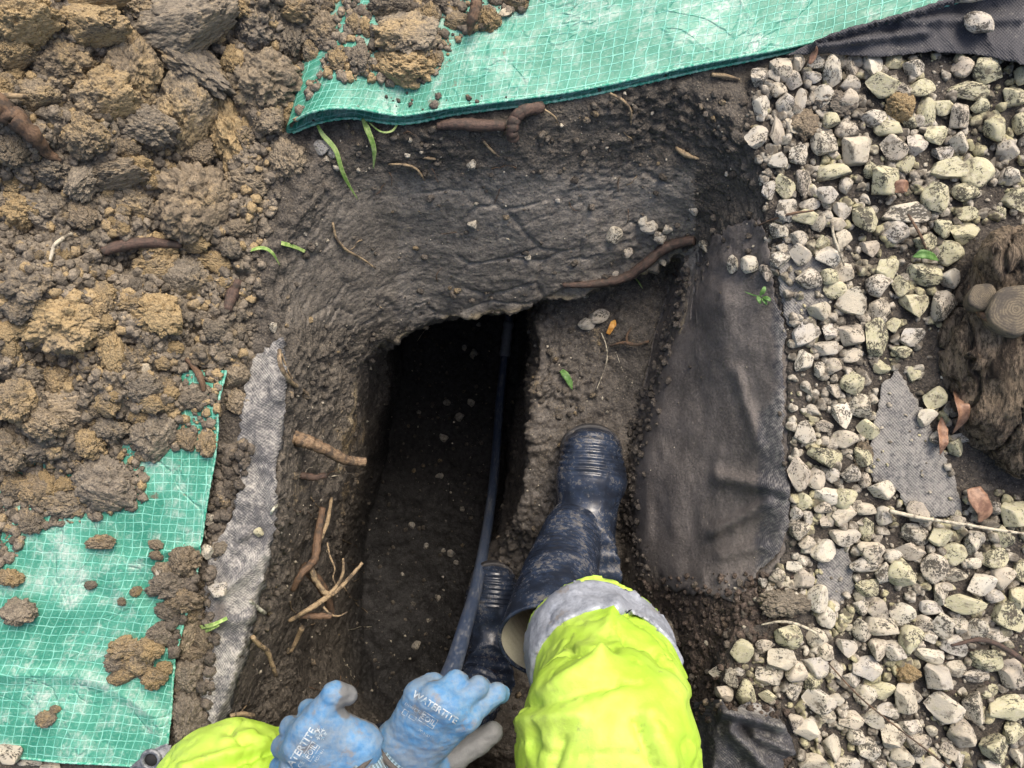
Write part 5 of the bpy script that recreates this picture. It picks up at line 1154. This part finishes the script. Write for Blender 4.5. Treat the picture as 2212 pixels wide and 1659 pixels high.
# body, mostly hidden by clothes: legs, pelvis, bent torso, arms, head behind the lens
m_ = NT('skin'); n_ = m_.noise(m_.co(), 60, 4); SKIN = m_.out(m_.mix(n_, (.50, .27, .19), (.62, .37, .28)), .5, m_.bump(m_.noise(m_.co(), 500, 3), .2, .001), .4, Subsurface_Weight=.1)
WR = W(785, 1735, .275); WL = W(812, 1740, .27)
ELR = np.array((-.34, -.70, .50)); ELL = np.array((.26, -.72, .52)); SHR = np.array((-.19, -.60, .80)); SHL = np.array((.19, -.60, .80))
def body():
    h = .013; lo, hi = np.array((-.62, -1.12, -.52)), np.array((.42, -.20, 1.30)); P = gridpts(lo, hi, h).astype(np.float32)
    f = cone(P, HL, HR, .12, .12)
    for a, b, r, s in ((HR, KR, .075, .058), (KR, W(1212, 1385, .02), .055, .046), (W(1212, 1385, .02), ANR, .046, .036), (HL, KL, .075, .058), (KL, CUFL, .055, .045), (CUFL, W(880, 1630, -.18), .045, .035), (W(880, 1630, -.18), ANL, .035, .030), ((HL+HR)/2, np.array((0, -.66, .66)), .13, .15), (SHL, SHR, .07, .07), (np.array((0, -.66, .66)), np.array((0, -.60, .80)), .15, .10),
                       (SHR, ELR, .050, .043), (ELR, WL, .043, .028), (SHL, ELL, .050, .043), (ELL, WR, .043, .028), (np.array((0, -.58, .84)), np.array((0, -.42, 1.02)), .055, .055), (np.array((0, -.42, 1.06)), np.array((0, -.36, 1.10)), .082, .072), (np.array((0, -.37, 1.04)), np.array((0, -.325, 1.0)), .045, .028), (np.array((0, -.30, 1.065)), np.array((0, -.285, 1.05)), .010, .013)):
        f = smin(f, cone(P, a, b, r, s), .03)
    V, F = surface_nets(f, lo, h); wpart('body', V, fixn(V, F), SKIN)
    m = NT('navy_jacket'); n = m.noise(m.co(), 40, 4); JK = m.out(m.mix(n, (.012, .016, .03), (.03, .036, .055)), .8, m.bump(n, .5, .006))
    f = cone(P, HL+(0, .0, .04), HR+(0, 0, .04), .155, .155)
    for a, b, r, s in (((HL+HR)/2, np.array((0, -.66, .66)), .165, .185), (SHL, SHR, .095, .095), (np.array((0, -.66, .66)), np.array((0, -.60, .80)), .18, .13), (SHR, ELR, .075, .062), (ELR, ELR+(WL-ELR)*.72, .062, .05), (SHL, ELL, .075, .062), (ELL, ELL+(WR-ELL)*.72, .062, .05), (np.array((0, -.60, .86)), np.array((0, -.45, 1.06)), .09, .105)):
        f = smin(f, cone(P, a, b, r, s), .04)
    f = np.maximum(f, -cone(P, (0, -.36, 1.04), (0, -.25, .98), .085, .085))
    V, F = surface_nets(f, lo, h); F = fixn(V, F); V = V+vnormals(V, F)*(.006*fbm(V, 12, 3, 620))[:, None]; wpart('jacket', V, F, JK)
body()
# gloves
def mat_glove():
    m = NT('blue_glove'); c = m.co(); n1 = m.noise(c, 26, 5, .65); n2 = m.noise(c, 120, 5, .7); n3 = m.noise(c, 900, 2)
    col = m.mix(m.ramp(n2, .3, .7), (.060, .185, .37), (.105, .265, .46))
    st = m.ramp(m.math('ADD', m.math('MULTIPLY', n1, .62), m.math('MULTIPLY', n2, .42)), .38, .66)
    col = m.mix(m.math('MULTIPLY', st, .58), col, m.mix(n2, (.14, .14, .128), (.27, .26, .225)))
    col = m.mix(m.math('MULTIPLY', m.ramp(m.noise(c, 45, 5, .7), .55, .70), .55), col, (.22, .165, .105))
    gp = m.ramp(m.math('ADD', m.attr('palm'), m.math('MULTIPLY_ADD', n2, .2, -.1)), .46, .54)
    col = m.mix(gp, col, m.mix(n2, (.10, .105, .11), (.19, .195, .195)))
    return m.out(col, .6, m.bump(m.math('ADD', m.math('MULTIPLY', n2, .8), m.math('MULTIPLY', n3, .4)), .4, .0014), .35)
GLOVE = mat_glove()
m_ = NT('glove_print'); PRINT = m_.out(m_.mix(m_.ramp(m_.noise(m_.co(), 210, 4, .7), .36, .58), (.15, .27, .38), (.50, .54, .56)), .7)
m_ = NT('glove_binding'); n_ = m_.noise(m_.co(), 500, 3); BIND = m_.out(m_.mix(n_, (.045, .04, .038), (.12, .11, .10)), .9, m_.bump(n_, .6, .002))
def mat_knit():
    m = NT('knit_cuff'); c = m.co('UV'); s = m.node('SeparateXYZ', Vector=c); r = m.math('SINE', m.math('MULTIPLY', s.outputs[1], 2*math.pi*44)); q = m.math('SINE', m.math('MULTIPLY', s.outputs[0], 2*math.pi/.0022))
    n = m.noise(m.co(), 90, 4); f = m.math('MULTIPLY_ADD', m.math('ADD', r, m.math('MULTIPLY', q, .6)), .3, .5)
    col = m.mix(m.ramp(f, .2, .8), (.10, .16, .20), (.30, .44, .52)); col = m.mix(m.math('MULTIPLY', m.ramp(n, .45, .65), .7), col, (.20, .18, .15))
    return m.out(col, .9, m.bump(f, .6, .0015), .2)
KNIT = mat_knit()
def glove(palm, fingers, thumb, cuffP, cuffR, palmpts, label):
    A = np.array([p[:3] for ch in fingers+[thumb] for p in ch]+[p for q in palm for p in q[:2]]); h = .0017
    lo, hi = A.min(0)-.024, A.max(0)+.024; P = gridpts(lo, hi, h)
    f = None
    for a, b, r, s in palm:
        c = cone(P, a, b, r, s); f = c if f is None else smin(f, c, .016)
    fu = None
    for ch in fingers:
        g = None
        for (a, r), (b, s) in zip([(np.array(p[:3]), p[3]) for p in ch[:-1]], [(np.array(p[:3]), p[3]) for p in ch[1:]]):
            c = cone(P, a, b, r, s); g = c if g is None else smin(g, c, .004)
        fu = g if fu is None else smin(fu, g, .0022)
    f = smin(f, fu, .010); g = None
    for p, q in zip(thumb[:-1], thumb[1:]):
        c = cone(P, p[:3], q[:3], p[3], q[3]); g = c if g is None else smin(g, c, .005)
    f = smin(f, g, .008)
    V, F = surface_nets(f, lo, h); F = fixn(V, F); N = vnormals(V, F)
    V = V+N*(.0016*fbm(V, 45, 4, 701, .55)+.0009*fbm(V*np.array((1, 2, 1)), 110, 3, 702))[:, None]
    pv = np.zeros(len(V))
    for c, r in palmpts: pv = np.maximum(pv, 1-np.linalg.norm(V-np.array(c), axis=1)/r*.5)
    pv = np.maximum(pv, sst(.1, -.4, N[:, 2]))
    o = wpart('glove', V, F, GLOVE, attrs={'palm': pv}, label=label)
    Cv, Cf, uv = tube(cuffP, cuffR, 48, 30, caps=False, flat=.82); G = Cv.reshape(30, 48, 3); wpart('knit_cuff', Cv, Cf, KNIT, o, uv=uv).matrix_parent_inverse = Matrix()
    cc = crspline(cuffP, 30); a = np.append(np.arange(48), 0); ring = G[3][a]; ring = cc[3]+(ring-cc[3])*1.03
    Vb, Fb, _ = tube(ring, .0032, 8, caps=False, flat=1.0); wpart('binding', Vb, Fb, BIND, o).matrix_parent_inverse = Matrix()
    return o, BVHTree.FromPolygons(V.tolist(), F.tolist())
def Q4(px, py, z, r): return (*W(px, py, z), r)
fr = [[Q4(905,1502,.300,.0128),Q4(934,1478,.286,.0120),Q4(940,1478,.262,.0112),Q4(925,1500,.236,.0105)],
      [Q4(938,1510,.314,.0130),Q4(984,1474,.296,.0122),Q4(990,1474,.266,.0114),Q4(968,1500,.236,.0106)],
      [Q4(975,1528,.314,.0128),Q4(1032,1485,.292,.0120),Q4(1040,1486,.262,.0112),Q4(1012,1512,.234,.0105)],
      [Q4(1006,1552,.304,.0122),Q4(1072,1497,.276,.0112),Q4(1080,1500,.250,.0105),Q4(1052,1525,.228,.010)]]
wr1, wr2 = W(852, 1602, .275), W(902, 1646, .270)
pr = [(wr1, np.array(fr[0][0][:3]), .017, .0150), (wr1*.6+wr2*.4, np.array(fr[1][0][:3]), .019, .0150), (wr1*.3+wr2*.7, np.array(fr[2][0][:3]), .019, .0150), (wr2, np.array(fr[3][0][:3]), .017, .0145), (wr1, wr2, .020, .020)]
th = [Q4(925,1640,.262,.0175),Q4(985,1632,.250,.0160),Q4(1030,1606,.242,.0140),Q4(1064,1582,.238,.0125)]
GRo, GRt = glove(pr, fr, th, [W(872, 1618, .276), W(848, 1644, .272), W(818, 1684, .268), W(780, 1745, .275)], (.0325, .032, .031, .035), [(W(1010, 1615, .245), .034), (W(1060, 1585, .24), .026)], 'blue coated glove gripping the pipe')
fl = [[Q4(692,1552,.316,.0128),Q4(668,1536,.288,.0118),Q4(676,1540,.262,.0110),Q4(700,1556,.248,.0104)],
      [Q4(662,1580,.322,.0130),Q4(628,1572,.292,.0120),Q4(630,1574,.264,.0112),Q4(660,1590,.246,.0105)],
      [Q4(644,1616,.318,.0130),Q4(610,1612,.288,.0120),Q4(612,1612,.260,.0112),Q4(645,1625,.242,.0105)],
      [Q4(636,1656,.306,.0124),Q4(606,1656,.276,.0114),Q4(608,1656,.252,.0106),Q4(640,1665,.238,.010)]]
wl1, wl2 = W(778, 1612, .302), W(712, 1658, .302)
plm = [(wl1, np.array(fl[0][0][:3]), .020, .0150), (wl1*.6+wl2*.4, np.array(fl[1][0][:3]), .020, .0150), (wl1*.3+wl2*.7, np.array(fl[2][0][:3]), .020, .0150), (wl2, np.array(fl[3][0][:3]), .018, .0145), (wl1, wl2, .020, .020), (wl1, W(705, 1560, .312), .017, .015)]
tl = [Q4(735,1590,.306,.0160),Q4(703,1530,.316,.0145),Q4(722,1500,.318,.0132),Q4(750,1502,.308,.0112)]
GLo, GLt = glove(plm, fl, tl, [W(748, 1630, .303), W(770, 1660, .297), W(792, 1696, .288), W(815, 1760, .265)], (.0345, .033, .031, .036), [(W(755, 1505, .31), .022), (W(700, 1545, .255), .02)], 'blue coated glove resting on the left knee, thumb up')
def lettering(par, tree, text, px, py, size_px, ang, bold=0.0, name='lettering'):
    cu = bpy.data.curves.new('t', 'FONT'); cu.body = text; cu.size = 1.0; cu.align_x = 'CENTER'; cu.align_y = 'CENTER'; cu.resolution_u = 2; cu.offset = bold
    o = bpy.data.objects.new('t', cu); COL.objects.link(o); dg = bpy.context.evaluated_depsgraph_get(); me = bpy.data.meshes.new_from_object(o.evaluated_get(dg)); bpy.data.objects.remove(o); bpy.data.curves.remove(cu)
    bm = bmesh.new(); bm.from_mesh(me); bmesh.ops.triangulate(bm, faces=bm.faces); bmesh.ops.subdivide_edges(bm, edges=[e for e in bm.edges if e.calc_length() > .25], cuts=2); bmesh.ops.triangulate(bm, faces=bm.faces)
    stick(bm, par, tree, px, py, size_px, ang, name)
def stick(bm, par, tree, px, py, s, ang, name):
    c, s_ = math.cos(math.radians(ang)), math.sin(math.radians(ang)); bad = []
    for v in bm.verts:
        x, y = v.co.x*s, v.co.y*s; qx, qy = px+x*c-y*s_*1, py-(x*s_+y*c)
        d = Vector(((qx-1106)*K, (829.5-qy)*K, -1)).normalized(); r = tree.ray_cast(Vector((0, 0, H)), d)
        if r[0] is None: bad.append(v); continue
        v.co = r[0]-d*.0006
    bmesh.ops.delete(bm, geom=bad, context='VERTS'); me = bpy.data.meshes.new(name); bm.to_mesh(me); bm.free()
    if len(me.polygons): obj(name, me, PRINT, par)
def box(par, tree, px, py, w_, h_, ang, t=.10, name='print_box'):
    bm = bmesh.new(); n = 14; a, b = w_/2, h_/2
    def strip(p, q, th_):
        p, q = np.array(p), np.array(q); d = (q-p)/np.linalg.norm(q-p); nn = np.array((-d[1], d[0]))*th_/2; prev = None
        for i in range(n+1):
            m = p+(q-p)*i/n; cur = (bm.verts.new((*(m+nn), 0)), bm.verts.new((*(m-nn), 0)))
            if prev: bm.faces.new((prev[0], prev[1], cur[1], cur[0]))
            prev = cur
    for p, q in (((-a, -b), (a, -b)), ((a, -b), (a, b)), ((a, b), (-a, b)), ((-a, b), (-a, -b))): strip(p, q, t)
    stick(bm, par, tree, px, py, 1.0, ang, name)
AR = -33
lettering(GRo, GRt, 'WATERTITE', 940, 1529, 21, AR, .022); box(GRo, GRt, 925, 1556, 36, 22, AR, 1.2); lettering(GRo, GRt, 'EOIL', 925, 1556, 17, AR, .012)
lettering(GRo, GRt, 'CE', 900, 1537, 13, AR); lettering(GRo, GRt, 'EN388', 884, 1526, 8, AR); box(GRo, GRt, 875, 1540, 11, 12, AR, 1.2); box(GRo, GRt, 891, 1550, 15, 9, AR, 1.1)
lettering(GRo, GRt, 'PC:31671', 918, 1586, 8.5, AR)
AL = 57
lettering(GLo, GLt, 'WATERTITE', 645, 1625, 22, AL, .022); box(GLo, GLt, 672, 1624, 38, 20, AL, 1.2); lettering(GLo, GLt, 'EOIL', 672, 1624, 17, AL, .012); lettering(GLo, GLt, 'CE', 650, 1652, 13, AL); lettering(GLo, GLt, 'PC:31671', 690, 1632, 8.5, AL)
bm = bmesh.new()
for k in range(6):
    a = k*math.pi/3; d = np.array((math.cos(a), math.sin(a))); nn = np.array((-d[1], d[0]))
    for p, q in ((d*.5, d*14), (d*8, d*11+nn*4), (d*8, d*11-nn*4)):
        e = (q-p)/np.linalg.norm(q-p); m = np.array((-e[1], e[0]))*.9; bm.faces.new([bm.verts.new((*v, 0)) for v in (p+m, p-m, q-m, q+m)])
stick(bm, GLo, GLt, 692, 1586, 1.0, 0, 'snowflake_print')
